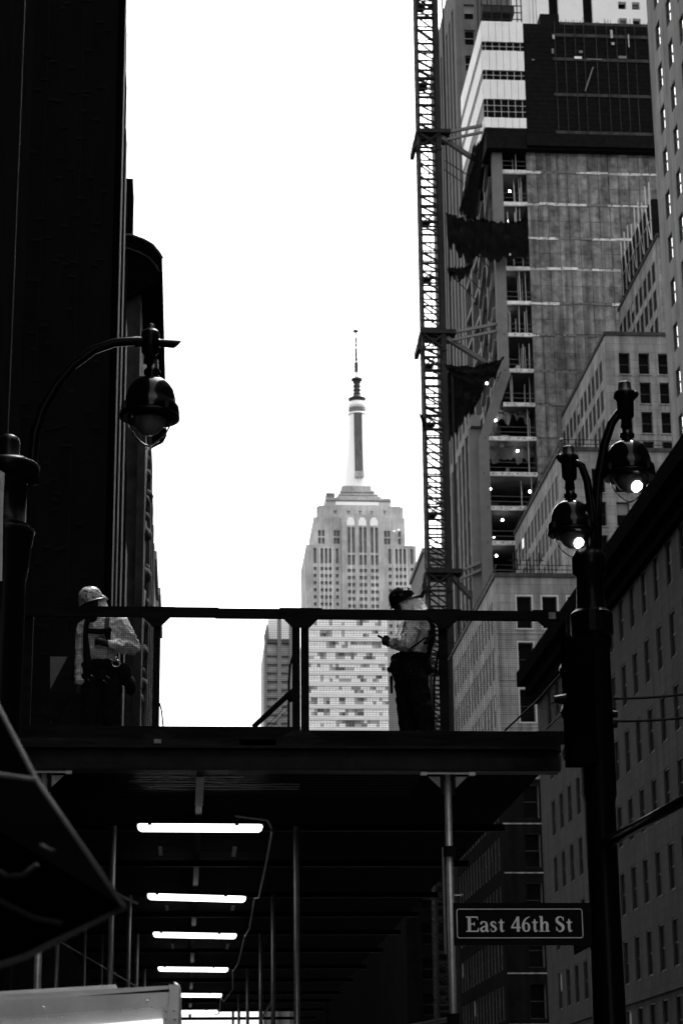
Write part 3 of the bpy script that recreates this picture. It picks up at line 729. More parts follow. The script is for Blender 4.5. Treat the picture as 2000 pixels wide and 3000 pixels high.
# ================================================================== BUILDINGS, LEFT SIDE
def left_dark():
    xe, y0, y1, z1 = -2.31, 60.0, 79.0, 62.0
    b = thing('dark_brick_building', 'near-black brick building with a pinstriped corner filling the left side', 'building', (xe, y0, 0))
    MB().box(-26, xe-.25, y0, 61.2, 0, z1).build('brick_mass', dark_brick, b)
    # recessed brick panel lines and scattered headers standing slightly proud
    for i, x in enumerate((-3.62, -4.75)):
        MB().box(x-.012, x+.012, y0-.012, y0-.002, 0, z1).build('panel_joint', soot, b)
    hm = MB().box(-.11, .11, -.025, -.002, -.04, .04).mesh('brick', soot)
    for i in range(200):
        obj('brick', hm, b, (rnd.uniform(-5.9, -2.8), y0, rnd.uniform(6, 39)))
    # fluted corner pilaster and vertical mouldings on the avenue face
    # the avenue wall steps down in setbacks as it runs south
    def top(y, u=375.5):
        lo, hi = -2500.0, 2600.0
        for _ in range(40):
            mid = (lo+hi)/2
            if at(u, mid, Y=y).x < xe: lo = mid
            else: hi = mid
        return min(at(u, lo, Y=y).z, z1)
    cuts = [60.02, 61.2, 62.2, 63.3, 64.5, 65.8, 67.2, 68.7, 70.3, 72.0, 74.0, 76.4, 79.0]
    for i in range(len(cuts)-1):
        h = top(cuts[i+1])
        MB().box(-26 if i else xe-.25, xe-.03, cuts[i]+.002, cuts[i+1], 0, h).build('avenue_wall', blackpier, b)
        if i % 3 == 0: MB().box(xe-.03+.002, xe-.022, cuts[i]+.05, cuts[i+1]-.05, 0, h-.01).build('pilaster_flute', mat('moulding_stone', .06, .85, .3, 1, .2, 5, .1, streak=.2), b)
left_dark()
def left_pier():
    # nearer dark pier at the very edge of the frame, with a bright metal corner strip
    y0 = 46.0; pt = at(56, 500, Y=y0)
    b = thing('dark_corner_pier', 'black stone pier with a thin bright edge at the far left', 'pier', (pt.x, y0, 0))
    MB().box(-40, pt.x-.02, -90, y0+3, 0, 70).build('pier', blackpier, b)  # unseen mass extended back and raised to block sky light from behind
    MB().bar((pt.x-.01, y0-.02, 0), (pt.x-.01, y0-.02, 70), .022).build('corner_strip', mat('strip_metal', .05, .4, .2, 4), b)
    for k in range(0): MB().box(pt.x-.25-k*.22, pt.x-.17-k*.22, y0-.05, y0-.002, 0, 70).build('flute', soot, b)
left_pier()
def ornate_building():
    xe, y0, y1 = -2.25, 79.2, 108.0
    ztop = at(385, 692, Y=82).z
    b = thing('ornate_stone_building', 'dark ornate stone building with a deep curved cornice behind the left lamp', 'building', (xe, y0, 0))
    MB().box(-26, xe, 82.2, y1, 0, ztop-.9).build('wall', ornate, b)
    # cornice: cyma profile swept along the avenue
    pr = [(xe-1.2, ztop-3.2), (xe+.35, ztop-2.3), (at(474, 775, Y=82).x-.12, ztop-2.1), (at(478, 790, Y=82).x, ztop-1.7), (at(476, 757, Y=82).x, at(476, 757, Y=82).z),
          (at(468, 742, Y=82).x, at(468, 742, Y=82).z), (at(448, 718, Y=82).x, at(448, 718, Y=82).z), (at(420, 702, Y=82).x, at(420, 702, Y=82).z), (at(386, 690, Y=82).x, at(386, 690, Y=82).z), (xe-1.2, at(380, 688, Y=82).z)]
    m = MB(); k = len(pr)
    A = [(x, 82.0, z) for x, z in pr]; B = [(x, 103.0, z) for x, z in pr]
    for i in range(k): m.quad(A[i], A[(i+1) % k], B[(i+1) % k], B[i])
    m.poly(A[::-1]); m.poly(B)
    c = m.build('cornice', blackpier, b)
    mm = MB(); mm.path([(x, 81.97, z) for x, z in pr[4:]], .06, 6); sub('cornice_bead', mm, ornate, c)
    mm = MB(); mm.path([(x-.12, 81.96, z-.62) for x, z in pr[4:]], .035, 6); sub('cornice_bead', mm, ornate, c)
    # tall dark attic block stepping above
    MB().box(-26, at(388, 620, Y=82).x, 82.25, 84.2, ztop-.5, at(391, 590, Y=82).z+1.2).build('attic', blackpier, b)
    # arched bays, pilasters, brackets and scroll work on the avenue face
    for (vt) in (1090, 1312, 1520, 1737):
        zc = at(385, vt, Y=88).z
        m = MB(); pts = [(xe+.12, 88.5-5.2*math.cos(math.pi*j/16), zc-5.2+5.2*math.sin(math.pi*j/16)) for j in range(17)]
        m.path(pts, .22, 6); m.build('arch_moulding', mat('moulding_stone', .085), b)
        MB().box(xe+.002, xe+.08, 83.7, 93.3, zc-9.5, zc-5.3).build('arch_panel', dark_stone, b)
        for q in range(5):
            r = .25 + .2*rnd.random(); y = 82.5 + rnd.random()*10
            MB().lathe([(.01, -r), (r*.8, -r*.6), (r, 0), (r*.8, r*.6), (.01, r)], (xe+.12, y, zc-rnd.uniform(1, 8)), 9).build('scroll_boss', ornate, b, True)
    for y in (81.5, 94.2, 98.5, 103, 106.5):
        MB().box(xe+.003, xe+.32, y, y+1.1, 0, ztop-6.5).build('pilaster', ornate, b)
    for (v0, v1, u, Y0, Y1) in ((1290, 1332, 424, 99, 104), (1380, 1398, 434, 101, 107.9), (1400, 1545, 435, 102, 107.8), (1548, 1570, 430, 100, 107), (1310, 1375, 418, 96, 101)):
        pp = at(u, (v0+v1)/2, Y=Y0)
        MB().box(xe-.1, max(pp.x, xe+.2), Y0, Y1, at(u, v1, Y=Y0).z, at(u, v0, Y=Y0).z).build('ledge', soot, b)
ornate_building()
p = at(434, 1700, Y=190); q = at(451, 1640, Y=190)
b = simple_block('slim_grey_building', 'slim grey building with a tall pale panel beyond the ornate facade', -16, q.x, 190, 205, q.z, mat('far_grey', .16, .9, .1, .2))
MB().box(p.x+.2, q.x-.35, 189.75, 189.97, at(440, 1735, Y=190).z, at(440, 1660, Y=190).z).build('pale_panel', framel, b)
p = at(464, 1742, Y=240)
b = simple_block('slim_grey_building', 'farther grey building just above the rail left of the sky gap', -16, p.x, 240, 262, p.z, mat('far_grey', .16))
p = at(444, 1800, Y=228); q = at(430, 1800, Y=228)
b = thing('pale_shaft', 'bright pale wall strip seen through the mesh beside the first fence post', 'building', (q.x, 228, 0))
MB().box(q.x, p.x, 228, 230, 0, p.z+3).build('wall', pale, b)
MB().box(q.x+.1, p.x-.1, 227.8, 227.98, 0, p.z-1).build('pale_strip', whitepanel, b)

# ================================================================== DISTANT TOWERS
def skyscraper():
    Y = 1030.0
    def X(u, v=1550): return at(u, v, Y=Y).x
    def Z(v, u=1050): return at(u, v, Y=Y).z
    cx = X(1045, 1300)
    b = thing('art_deco_skyscraper', 'tall stepped art deco skyscraper with a white mast and antenna in the distance', 'skyscraper', (cx, Y, 0))
    T = 1.2
    # lower shaft: two wings and the raised centre bay
    def zrows(v0, v1, n): return [Z(v0 + (v1-v0)*i/n) for i in range(n)]
    W = (X(927)-X(917.2))
    wl = [918, 938, 950.2, 962, 982.5]; wr = [1136, 1155.8, 1167, 1179, 1199.8]; wc = [1016.3, 1028, 1050.3, 1062.3, 1083.3, 1095.8]
    pitch = 20.8; hw = 9.6
    rows_w = [Z(1672 + pitch*i) for i in range(12)]; hh = Z(1662) - Z(1672)
    rows_c = [Z(1680 + pitch*i) for i in range(12)]
    H = []
    h_tall = [(X(u), X(u)+W*.85, Z(1651), Z(1607)) for u in wl + wr]
    h_wing = [(X(u), X(u)+W*.85, z, z+hh) for u in wl+wr for z in rows_w]
    zb = Z(2400); zs = Z(1597)
    hs = h_tall + h_wing
    wall_slab('N', X(895), X(1216.5), 0, zs, Y, T, hs, 0).build('shaft_wall', pale, b)
    MB().box(X(896), X(1216), Y+T, Y+52, 0, zs-.1).build('shaft_core', pale, b)
    # crown block
    zc = Z(1476); c0, c1 = X(919), X(1187)
    hc = [(X(u), X(u)+W*.8, Z(1590), Z(1572)) for u in (932.5, 943.5, 978, 987.5, 1126, 1135.5, 1167)]
    hc += [(X(u), X(u)+W*.8, Z(1568), Z(1550)) for u in (932.5, 943.5, 978, 987.5, 1126, 1135.5, 1167)]
    sq = [(X(u), X(u)+W*.8, Z(1501), Z(1490)) for u in (979.5, 1019, 1053, 1087, 1126)]
    wall_slab('N', c0, c1, zs-1, Z(1512), Y+2.5, T, hc, 0).build('crown_wall', pale, b)
    wall_slab('N', X(929), X(1184), Z(1512), Z(1500)+4.2, Y+4.5, T, [], 0).build('crown_wall', pale, b)
    MB().box(c0+.1, c1-.1, Y+2.5+T, Y+46, zs-1, Z(1512)-.1).build('crown_core', pale, b)
    wall_slab('N', X(934), X(1176), Z(1512)-.3, zc, Y+3.6, T, sq, 0).build('crown_wall', pale, b)
    MB().box(X(935), X(1175), Y+3.6+T, Y+44, Z(1512)-.2, zc-.1).build('crown_core', pale, b)
    # centre bay, proud of the wings, carried up into the crown
    hb_t = [(X(u), X(u)+W, Z(1622), Z(1548)) for u in wc]
    hb = [(X(u), X(u)+W, z, z+hh*1.05) for u in wc for z in rows_c]
    hb2 = [(X(u), X(u)+W, Z(1658), Z(1629)) for u in wc]
    wall_slab('N', X(1000), X(1122), 0, Z(1512), Y-2.0, 1.0, hb_t + hb + hb2, 0).build('centre_bay', pale, b)
    MB().box(X(1000), X(1122), Y-1.0, Y+3.5, 0, Z(1512)-.1).build('bay_core', pale, b)
    for u in (1017, 1051, 1085):
        xm = X(u+9); a = MB(); pts = [(xm-2.0, Y-2.2, Z(1543)), (xm-2.0, Y-2.2, Z(1530)), (xm-.9, Y-2.2, Z(1519)), (xm+.9, Y-2.2, Z(1519)), (xm+2.0, Y-2.2, Z(1530)), (xm+2.0, Y-2.2, Z(1543))]
        a.poly(pts); a.poly([(x, y+.19, z) for x, y, z in pts]); 
        for i in range(6): j = (i+1) % 6; a.quad(pts[i], pts[j], (pts[j][0], Y-2.01, pts[j][2]), (pts[i][0], Y-2.01, pts[i][2]))
        a.build('fan_ornament', palemast, b)
    # pilaster strips of bright metal between window columns
    for u in (1027.0, 1061.2, 1094.6): MB().box(X(u)-.16, X(u)+.16, Y-2.3, Y-2.01, Z(2300), Z(1545)).build('mullion_strip', palemast, b)
    for u in (936.0, 948.4, 960.4, 972.2, 1153.8, 1165.4, 1177.2, 1189.2): MB().box(X(u)-.15, X(u)+.15, Y-.3, Y-.01, Z(2300), Z(1605)).build('mullion_strip', palemast, b)
    # panes
    def panes(hl, plane, d, m=farwin):
        for (a0, a1, c0_, c1_) in hl:
            key = ('pane', round(a1-a0, 2), round(c1_-c0_, 2), m.name)
            if key not in WM: WM[key] = MB().box(-(a1-a0)/2, (a1-a0)/2, -.1, 0, -(c1_-c0_)/2, (c1_-c0_)/2).mesh('window', m)
            obj('window', WM[key], b, ((a0+a1)/2, plane+d, (c0_+c1_)/2))
    zlow = Z(1800)
    vis = lambda hl: [h for h in hl if h[3] > zlow]
    low = lambda hl: [h for h in hl if h[3] <= zlow]
    panes(vis(h_tall+h_wing), Y, T-.02); panes(hc, Y+2.5, T-.02); panes(sq, Y+3.6, T-.02); panes(vis(hb_t+hb+hb2), Y-2.0, .98)
    lowm = MB()
    for (hl, pl, d) in ((low(h_wing), Y, T-.02), (low(hb), Y-2, .98)):
        for (a0, a1, z0, z1) in hl: lowm.box(a0, a1, pl+d-.1, pl+d, z0, z1)
    stuff(lowm.build('lower_windows', farwin, b))
    # stepped roof under the mast
    def stepbox(u0, u1, v0, v1, dy, name='roof_step', m=pale): return MB().box(X(u0, 1430), X(u1, 1430), Y+dy, Y+44-dy, Z(v1), Z(v0)).build(name, m, b)
    stepbox(958, 1147, 1448, 1478, 6); stepbox(989, 1119, 1440, 1450, 8); stepbox(995, 1111, 1430, 1441, 9.5); stepbox(1001, 1102, 1418, 1431, 11); stepbox(1006, 1094, 1402, 1419, 12.5)
    for (u0, u1, v0, v1, dy) in ((988, 1120, 1444.5, 1448.5, 7.8), (994, 1112, 1434.5, 1438, 9.3), (1000, 1103, 1423, 1426.5, 10.8), (957, 1148, 1455, 1460, 5.8)):
        stepbox(u0, u1, v0, v1, dy, 'shadow_course', farwin)
    stepbox(957, 983, 1433, 1448, 7, 'plant_box', farwin)
    stepbox(985, 1111, 1458, 1470, 5.9, 'glazed_band', palemast)
    # mast: drum with flaring wings
    cy = Y + 22
    def Z(v, u=1050): return at(u, v, Y=Y+22).z
    cx = at(1047, 1300, Y=Y+22).x
    def rr(px): return px * (X(1100, 1300)-X(1000, 1300))/100/2
    prof = [(rr(90), Z(1445)), (rr(84), Z(1409)), (rr(74), Z(1372)), (rr(64), Z(1330)), (rr(57), Z(1290)), (rr(53), Z(1250)), (rr(52), Z(1219))]
    MB().lathe(prof, (cx, cy, 0), 32, 0, None, False).build('mast', palemast, b, True)
    MB().lathe([(rr(56), Z(1218)), (rr(56), Z(1213)), (rr(52), Z(1212.8)), (rr(52), Z(1199)), (rr(53), Z(1198.8)), (rr(53), Z(1186)), (rr(45), Z(1178))], (cx, cy, 0), 32).build('mast_cap', palemast, b, True)
    MB().lathe([(rr(53.5), Z(1212)), (rr(53.5), Z(1199.5))], (cx, cy, 0), 32).build('observation_band', farwin, b)
    MB().lathe([(rr(46), Z(1185)), (rr(46), Z(1177)), (rr(54), Z(1170.5)), (rr(54), Z(1168.5)), (rr(30), Z(1164)), (rr(22), Z(1157))], (cx, cy, 0), 28).build('upper_ring', mat('dark_far_metal', .05, .6, .2, .3), b)
    # window strip on the mast and its ribs
    xw = X(1050, 1300) - cx + .25
    for s in (0,):
        q = [(cx-2.1+.35, Z(1402)), (cx+2.1+.35, Z(1402)), (cx+2.1+.1, Z(1218)), (cx-2.1+.1, Z(1218))]
        m = MB(); yf = [cy-rr(87), cy-rr(87), cy-rr(54), cy-rr(54)]
        # follow the flare in steps
        lv = [1402, 1372, 1330, 1290, 1250, 1219]; rp = [85, 74.5, 64.5, 57.5, 53.5, 52.5]
        for i in range(5):
            a, c = Z(lv[i]), Z(lv[i+1]); ya, yc_ = cy-rr(rp[i])-.25, cy-rr(rp[i+1])-.25
            m.quad((cx-2.1, ya, a), (cx+2.1, ya, a), (cx+2.1, yc_, c), (cx-2.1, yc_, c)); m.quad((cx-2.1, ya, a), (cx-2.1, yc_, c), (cx-2.1, yc_+2, c), (cx-2.1, ya+2, a)); m.quad((cx+2.1, ya, a), (cx+2.1, yc_, c), (cx+2.1, yc_+2, c), (cx+2.1, ya+2, a))
        m.build('mast_window_strip', mat('dark_far_metal', .05, .6, .2, .3), b)
        for dx in (-1.05, 0, 1.05):
            r_ = MB()
            for i in range(5): r_.bar((cx+dx, cy-rr(rp[i])-.3, Z(lv[i])), (cx+dx, cy-rr(rp[i+1])-.3, Z(lv[i+1])), .18)
            r_.build('mast_rib', pale, b)
    MB().box(cx-2.3, cx+2.3, cy-rr(88)-2, cy, Z(1412), Z(1397)).build('mast_doorway', pale, b)
    dm = MATS['dark_far_metal']
    pr = [(rr(22), Z(1163))]
    for k in range(4): v = 1158 - k*11; pr += [(rr(20), Z(v)), (rr(25), Z(v-4)), (rr(20), Z(v-8))]
    pr += [(rr(20), Z(1118)), (rr(34), Z(1115)), (rr(34), Z(1110)), (rr(8), Z(1109))]
    MB().lathe(pr, (cx, cy, 0), 20).build('antenna_base', dm, b)
    MB().lathe([(rr(10), Z(1110)), (rr(10), Z(1091))], (cx, cy, 0), 12).build('antenna_stub', palemast, b)
    for (va, vb, w) in ((1091, 1062, 12), (1058, 1050, 9), (1048, 1022, 8), (1016, 1008, 7), (1005, 990, 6.5), (987, 974, 5)):
        MB().lathe([(rr(w), Z(va)), (rr(w), Z(vb))], (cx-.2, cy, 0), 12).build('antenna_section', dm, b)
    MB().lathe([(rr(6), Z(1062)), (rr(5), Z(974))], (cx-.2, cy, 0), 10).build('antenna_core', palemast, b)
    MB().lathe([(rr(6), Z(976)), (rr(18), Z(971)), (rr(18), Z(969)), (rr(3), Z(967))], (cx-.3, cy, 0), 14).build('antenna_disc', dm, b)
    MB().lathe([(rr(2.2), Z(968)), (rr(1.4), Z(884))], (cx-.4, cy, 0), 8).build('antenna_tip', pale, b)
    for v in (912, 897, 886): MB().lathe([(rr(2.4), Z(v+1.5)), (rr(2.4), Z(v-1.5))], (cx-.4, cy, 0), 8).build('antenna_bead', dm, b)
    # floodlights and roof clutter
    for u, v in ((1165, 1588), (1153, 1592)): MB().lathe([(.01, -.9), (.9, -.4), (.9, .4), (.01, .9)], (X(u), Y-.2, Z(v)), 10).build('floodlight', palemast, b, True)
skyscraper()

def pale_office():
    Y = 560.0
    def X(u, v=1950): return at(u, v, Y=Y).x
    def Z(v, u=1000): return at(u, v, Y=Y).z
    b = thing('pale_glass_office', 'pale office block with blotchy reflections seen through the mesh below the skyscraper', 'building', (X(905), Y, 0))
    x0, x1, z1 = X(902), X(1136), Z(1806)
    MB().box(x0, x1, Y+.6, Y+40, 0, z1).build('core', pale, b)
    v = 1812; rows = []
    nc = 26; pw = (x1-x0)/nc
    gm = [mat('grey_reflection', .1, .5, .3, .3), mat('mid_grey_reflection', .2, .5, .3, .3), mat('pale_grey_reflection', .32, .5, .3, .3), mat('bright_reflection', .45, .4, .2, .3), palemast]
    for i in range(10):
        zt1, zt0 = Z(1812+i*33), Z(1812+i*33+20)
        MB().box(x0, x1, Y, Y+.6, Z(1812+i*33+33), zt0-.05).build('spandrel', whitestone, b)
        for j in range(nc):
            # street reflections put into the pane tones: neighbours mostly share one
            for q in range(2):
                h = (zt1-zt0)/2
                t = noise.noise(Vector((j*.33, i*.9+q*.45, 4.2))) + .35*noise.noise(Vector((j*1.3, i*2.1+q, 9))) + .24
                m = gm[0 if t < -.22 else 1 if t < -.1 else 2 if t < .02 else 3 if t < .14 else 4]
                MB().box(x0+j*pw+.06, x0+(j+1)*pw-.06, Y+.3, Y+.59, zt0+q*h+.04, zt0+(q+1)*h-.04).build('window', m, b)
    MB().box(x1+.02, X(1182), Y+4, Y+40, 0, Z(1958)).build('side_wing', mat('wing_grey', .2, .8, .1, .2), b)
pale_office()
p0, p1 = at(1180, 1900, Y=700), at(1300, 1900, Y=700)
simple_block('pale_block', 'pale office block with dark square windows behind the worker looking at a phone', p0.x, p1.x, 700, 730, at(1200, 1822, Y=700).z, pale, (2.9, 1.8, 3.6, 2.4, 100))

def banded_tower():
    Y = 480.0
    def X(u): return at(u, 1960, Y=Y).x
    def Z(v): return at(820, v, Y=Y).z
    b = thing('banded_tower', 'slim pale tower with dark piers and bands seen through the mesh left of the posts', 'building', (X(775), Y, 0))
    x0, x1 = X(774), X(876)
    MB().box(x0+.1, x1, Y+.8, Y+25, 0, Z(1878)).build('core', pale, b)
    MB().box(X(787), x1, Y+3, Y+25, Z(1878), Z(1806)).build('upper_core', whitestone, b)
    for (u0, u1, v) in ((774, 782, 1862), (812.5, 823.5, 1812), (847, 859, 1810)): MB().box(X(u0), X(u1), Y-.5, Y+.79, 0, Z(v)).build('pier', fartower, b)
    m = MB(); a = [(X(773), Y-.4, Z(1864)), (X(789), Y-.4, Z(1876)), (X(785), Y-.4, Z(1838)), (X(781), Y-.4, Z(1828))]
    m.poly(a); m.poly([(x, y+3, z) for x, y, z in a][::-1])
    for i in range(4): j = (i+1) % 4; m.quad(a[i], a[j], (a[j][0], Y+2.6, a[j][2]), (a[i][0], Y+2.6, a[i][2]))
    m.build('pinnacle', fartower, b)
    MB().box(x0, x1, Y-.3, Y+.79, Z(1884), Z(1873)).build('band', mat('dark_band', .08, .8, .1, .2), b)
    for i in range(14):
        v = 1917 + i*24.5
        MB().box(x0+.15, x1, Y, Y+.79, Z(v+5), Z(v)).build('band', fartower, b)
        MB().box(x0+.15, x1, Y+.3, Y+.79, Z(v), Z(v-8)).build('ribbon_window', mat('mid_glass', .3, .5, .2, .3), b)
banded_tower()

# ================================================================== SIDEWALK SHED (BRIDGE)
YF = 20.0
def shed():
    b = thing('sidewalk_shed', 'dark timber and steel sidewalk shed carrying the fenced work deck', 'scaffold', (1, YF, 0))
    XL, XR = -2.2, 3.66
    def z(v, u=1000): return at(u, v, Y=YF).z
    def x(u, v): return at(u, v, Y=YF).x
    ZR1, ZR0 = 6.69, 6.60
    # top rail in two lengths
    MB().box(XL, x(640, 1790), YF-.02, YF+.02, ZR0-.005, ZR1+.006).build('top_rail', wood, b)
    MB().box(x(640, 1790)-.03, XR-.02, YF-.025, YF+.017, ZR0-.012, ZR1-.004).build('top_rail', wood, b)
    posts = [(449, 470, 1900), (857, 879.5, 1900), (882.3, 905, 1900), (1287, 1311, 1900)]
    for (ua, ub, v) in posts:
        MB().box(x(ua, v), x(ub, v), YF+.021, YF+.11, 5.34, ZR1-.02).build('fence_post', wood, b)
    MB().box(3.72, 3.80, YF+.021, YF+.11, 5.34, ZR1-.02).build('fence_post', wood, b)
    MB().box(-1.62, -1.53, YF+.021, YF+.11, 5.34, ZR1-.02).build('fence_post', wood, b)
    # plywood gussets at the top and foot of the posts
    def gus(cx_, top, w=.17, h=.13, half=.04, side=0):
        zz = ZR1+.003 if top else 5.30; s = -1 if top else 1
        pts = []
        L = -w if side <= 0 else -half; Rr = w if side >= 0 else half
        pts = [(cx_+L, zz), (cx_+Rr, zz), (cx_+Rr, zz+s*.07)] + ([(cx_+half, zz+s*(.07+h))] if side >= 0 else [(cx_+half, zz+s*(.07+h))]) + [(cx_-half, zz+s*(.07+h)), (cx_+L, zz+s*.07)]
        m = MB(); A = [(p, YF-.042, q) for p, q in pts]; B = [(p, YF-.026, q) for p, q in pts]
        m.poly(A); m.poly(B[::-1])
        for i in range(len(A)): j = (i+1) % len(A); m.quad(A[i], A[j], B[j], B[i])
        m.build('gusset', wood if top else woodl, b)
    gus(x(460, 1800), True); gus((x(868, 1800)+x(893, 1800))/2, True, .21, .13, .085); gus(x(1299, 1800), True); gus(3.52, True, .15, .1, .04, -1)
    gus(x(460, 2180), False, .2, .1, .04); gus((x(868, 2180)+x(893, 2180))/2, False, .24, .1, .085)
    # toe boards, sill board, edge board
    MB().box(XL, x(880.5, 2140), YF-.02, YF+.019, 5.30, z(2131)).build('toe_board', wood, b)
    MB().box(x(881.5, 2140), XR, YF-.022, YF+.017, 5.30, z(2141)).build('toe_board', wood, b)
    for i, (u0, u1) in enumerate(((-120, 420), (422, 700), (702, 1100), (1102, 1640))):
        MB().box(x(u0, 2178), x(u1, 2178), YF-.024+i*.002, YF+.02, z(2191)+.002, z(2167)-i*.003).build('sill_board', woodl if i < 2 else wood, b)
    m = MB().box(x(452, 2176), x(473, 2176), YF-.06, YF-.044, z(2183), z(2171)).build('tag_plate', gussetm, b)
    MB().box(3.53, 3.60, YF-.05, YF-.028, z(1811), z(1792)).build('rail_bracket', gussetm, b)
    MB().box(3.60, 3.67, YF-.05, YF-.028, z(2200), z(2182)).build('rail_bracket', gussetm, b)
    # header beam: an I section
    m = MB(); m.box(XL-.3, 3.58, YF-.09, YF+.12, 5.075, 5.10); m.box(XL-.3, 3.58, YF-.09, YF+.12, 5.29, 5.315); m.box(XL-.3, 3.58, YF+.0, YF+.025, 5.10, 5.29)
    m.build('header_beam', steel, b)
    MB().box(XL-.3, 3.57, YF-.098, YF-.091, 5.085, 5.20).build('beam_face', steel, b)
    # wire mesh, panel by panel: crossing wires
    sp, wr = .0215, .0019
    for (u0, u1) in ((-60, 449), (470, 857), (905, 1287), (1311, 1652)):
        m = MB(); a, c = x(u0, 1950), x(u1, 1950); z0, z1 = 5.42, 6.62; k = 0
        xx = a + rnd.uniform(0, sp)
        while xx < c:
            dx = rnd.uniform(-.0006, .0006); m.quad((xx-wr/2+dx, YF+.113, z0), (xx+wr/2+dx, YF+.113, z0), (xx+wr/2, YF+.113, z1), (xx-wr/2, YF+.113, z1)); m.quad((xx+dx, YF+.111, z0), (xx+dx, YF+.115, z0), (xx, YF+.115, z1), (xx, YF+.111, z1)); xx += sp
        zz = z0 + rnd.uniform(0, sp)
        while zz < z1:
            m.quad((a, YF+.116, zz-wr/2), (c, YF+.116, zz-wr/2), (c, YF+.116, zz+wr/2), (a, YF+.116, zz+wr/2)); m.quad((a, YF+.114, zz), (c, YF+.114, zz), (c, YF+.118, zz), (a, YF+.118, zz)); zz += sp
        stuff(m.build('wire_mesh', wirem, b))
    # deck planks (lengthwise) and corrugated soffit strips
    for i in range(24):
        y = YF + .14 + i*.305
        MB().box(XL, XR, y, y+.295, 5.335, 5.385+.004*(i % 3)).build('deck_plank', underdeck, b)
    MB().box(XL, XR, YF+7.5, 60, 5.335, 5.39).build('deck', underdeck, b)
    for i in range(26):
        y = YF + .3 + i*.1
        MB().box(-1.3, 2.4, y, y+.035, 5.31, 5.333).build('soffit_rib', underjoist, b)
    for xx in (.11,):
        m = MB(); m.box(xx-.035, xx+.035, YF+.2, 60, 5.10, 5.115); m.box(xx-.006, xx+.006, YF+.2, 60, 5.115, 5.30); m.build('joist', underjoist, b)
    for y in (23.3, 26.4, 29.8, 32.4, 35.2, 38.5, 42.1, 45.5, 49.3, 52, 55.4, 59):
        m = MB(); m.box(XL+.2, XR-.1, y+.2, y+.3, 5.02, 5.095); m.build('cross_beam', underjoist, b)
    for (xx, ya, yb, w) in ((.11, 20.3, 22.0, .04), (-.33, 25.2, 25.9, .022), (.56, 25.2, 26.0, .024), (-.3, 31.5, 32.1, .022), (.68, 31.5, 32.1, .024), (-.25, 37.6, 38.4, .022), (.72, 37.6, 38.5, .026)):  # added pale strips for the tube lights' reflections on the joists
        MB().box(xx-w, xx+w, ya, yb, 5.06, 5.075).build('joist_glint_strip', glintm, b)
    for i in range(8):  # added pale wires for the highlights on the corrugated soffit
        y = 20.9 + i*.13; xa = rnd.uniform(-.62, -.45); xb = rnd.uniform(.35, .6) if i < 5 else 1.15; zz = 5.235 - .004*i
        pts = [(xa+(xb-xa)*k/10, y+.02*noise.noise(Vector((k*.7, i, 3))), zz+.012*noise.noise(Vector((k*.5, i*2, 1)))) for k in range(11)]
        MB().path(pts, .007, 6).build('soffit_glint_wire', galv, b, True)
    # front legs with screw heads, pale triangular gussets and clamp rods
    for (xx, ) in ((2.49,), (-1.375,)):
        MB().lathe([(.036, .1), (.036, 5.0), (.03, 5.0), (.03, 5.05)], (xx, YF, 0), 14).build('pipe_leg', galv, b, True)
        m = MB(); m.bar((xx-.26, YF-.03, 5.062), (xx+.26, YF-.03, 5.062), .022); m.build('clamp_rod', galv, b)
        for s in (-1, 1):
            q = MB(); q.box(xx+s*.235-.03, xx+s*.235+.03, YF-.06, YF-.0, 5.04, 5.073); q.build('clamp', galv, b)
            A = [(xx+s*.075, 5.03), (xx+s*.19, 5.03), (xx+s*.075, 4.92)]
            g = MB(); g.poly([(p, YF-.02, w) for p, w in A]); g.poly([(p, YF-.012, w) for p, w in A][::-1])
            for i in range(3): j = (i+1) % 3; g.quad((A[i][0], YF-.02, A[i][1]), (A[j][0], YF-.02, A[j][1]), (A[j][0], YF-.012, A[j][1]), (A[i][0], YF-.012, A[i][1]))
            g.build('corner_gusset', gussetm, b)
            MB().box(xx+s*.055-.015, xx+s*.055+.015, YF-.03, YF+.02, 4.86, 5.05).build('head_bracket', soot, b)
        for zc in (4.31, 2.75): MB().lathe([(.06, zc-.05), (.06, zc+.05)], (xx, YF, 0), 12).build('coupler', soot, b)
        MB().lathe([(.011, 0), (.011, 1.0)], (xx-.06, YF, 3.35), 8).build('hanging_rod', galv, b)
        for zc in (3.9, 2.35): 
            q = MB(); q.bar((xx+.036, YF, zc), (xx+.1, YF, zc), .012); q.lathe([(.01, -.012), (.016, 0), (.01, .012)], (xx+.11, YF, zc), 8); q.build('locking_pin', galv, b)
    # inner legs under the deck, in two rows
    for y in (23.0, 29.5, 35.0, 41.9, 49.0, 55.2):
        for (xx, r_) in ((-.81, .032), (1.2, .032), (-1.38, .024)):
            MB().lathe([(r_, .14), (r_, 5.0)], (xx + rnd.uniform(-.02, .02), y+rnd.uniform(-.05, .05), 0), 10).build('pipe_leg', galv, b, True)
    # braces
    for (A, B_, r_) in (((-1.38, 23.1, 4.55), (-.6, 25.6, 4.45), .022), ((-1.4, 22.5, 3.75), (-.55, 29.0, 3.65), .009), ((2.5, YF+.1, 2.74), (3.3, 24.5, 2.75), .026), ((2.5, YF+.06, 2.76), (1.2, 29.5, 2.9), .022), ((1.2, 29.5, 3.6), (1.2, 35, 3.6), .02), ((1.2, 35, 3.1), (1.2, 41.9, 3.1), .02)):
        MB().path([A, B_], r_, 8).build('brace_pipe', galv, b, True)
    # sloping back braces and posts of the fence seen through the mesh
    MB().path([at(742, 2130, Y=YF+.35), at(845, 2035, Y=YF+.25), at(858, 2024, Y=YF+.2)], .028, 8).build('brace_pipe', soot, b)
    MB().path([at(842, 2032, Y=YF+.22), at(856, 2050, Y=YF+.2)], .04, 8).build('coupler', soot, b)
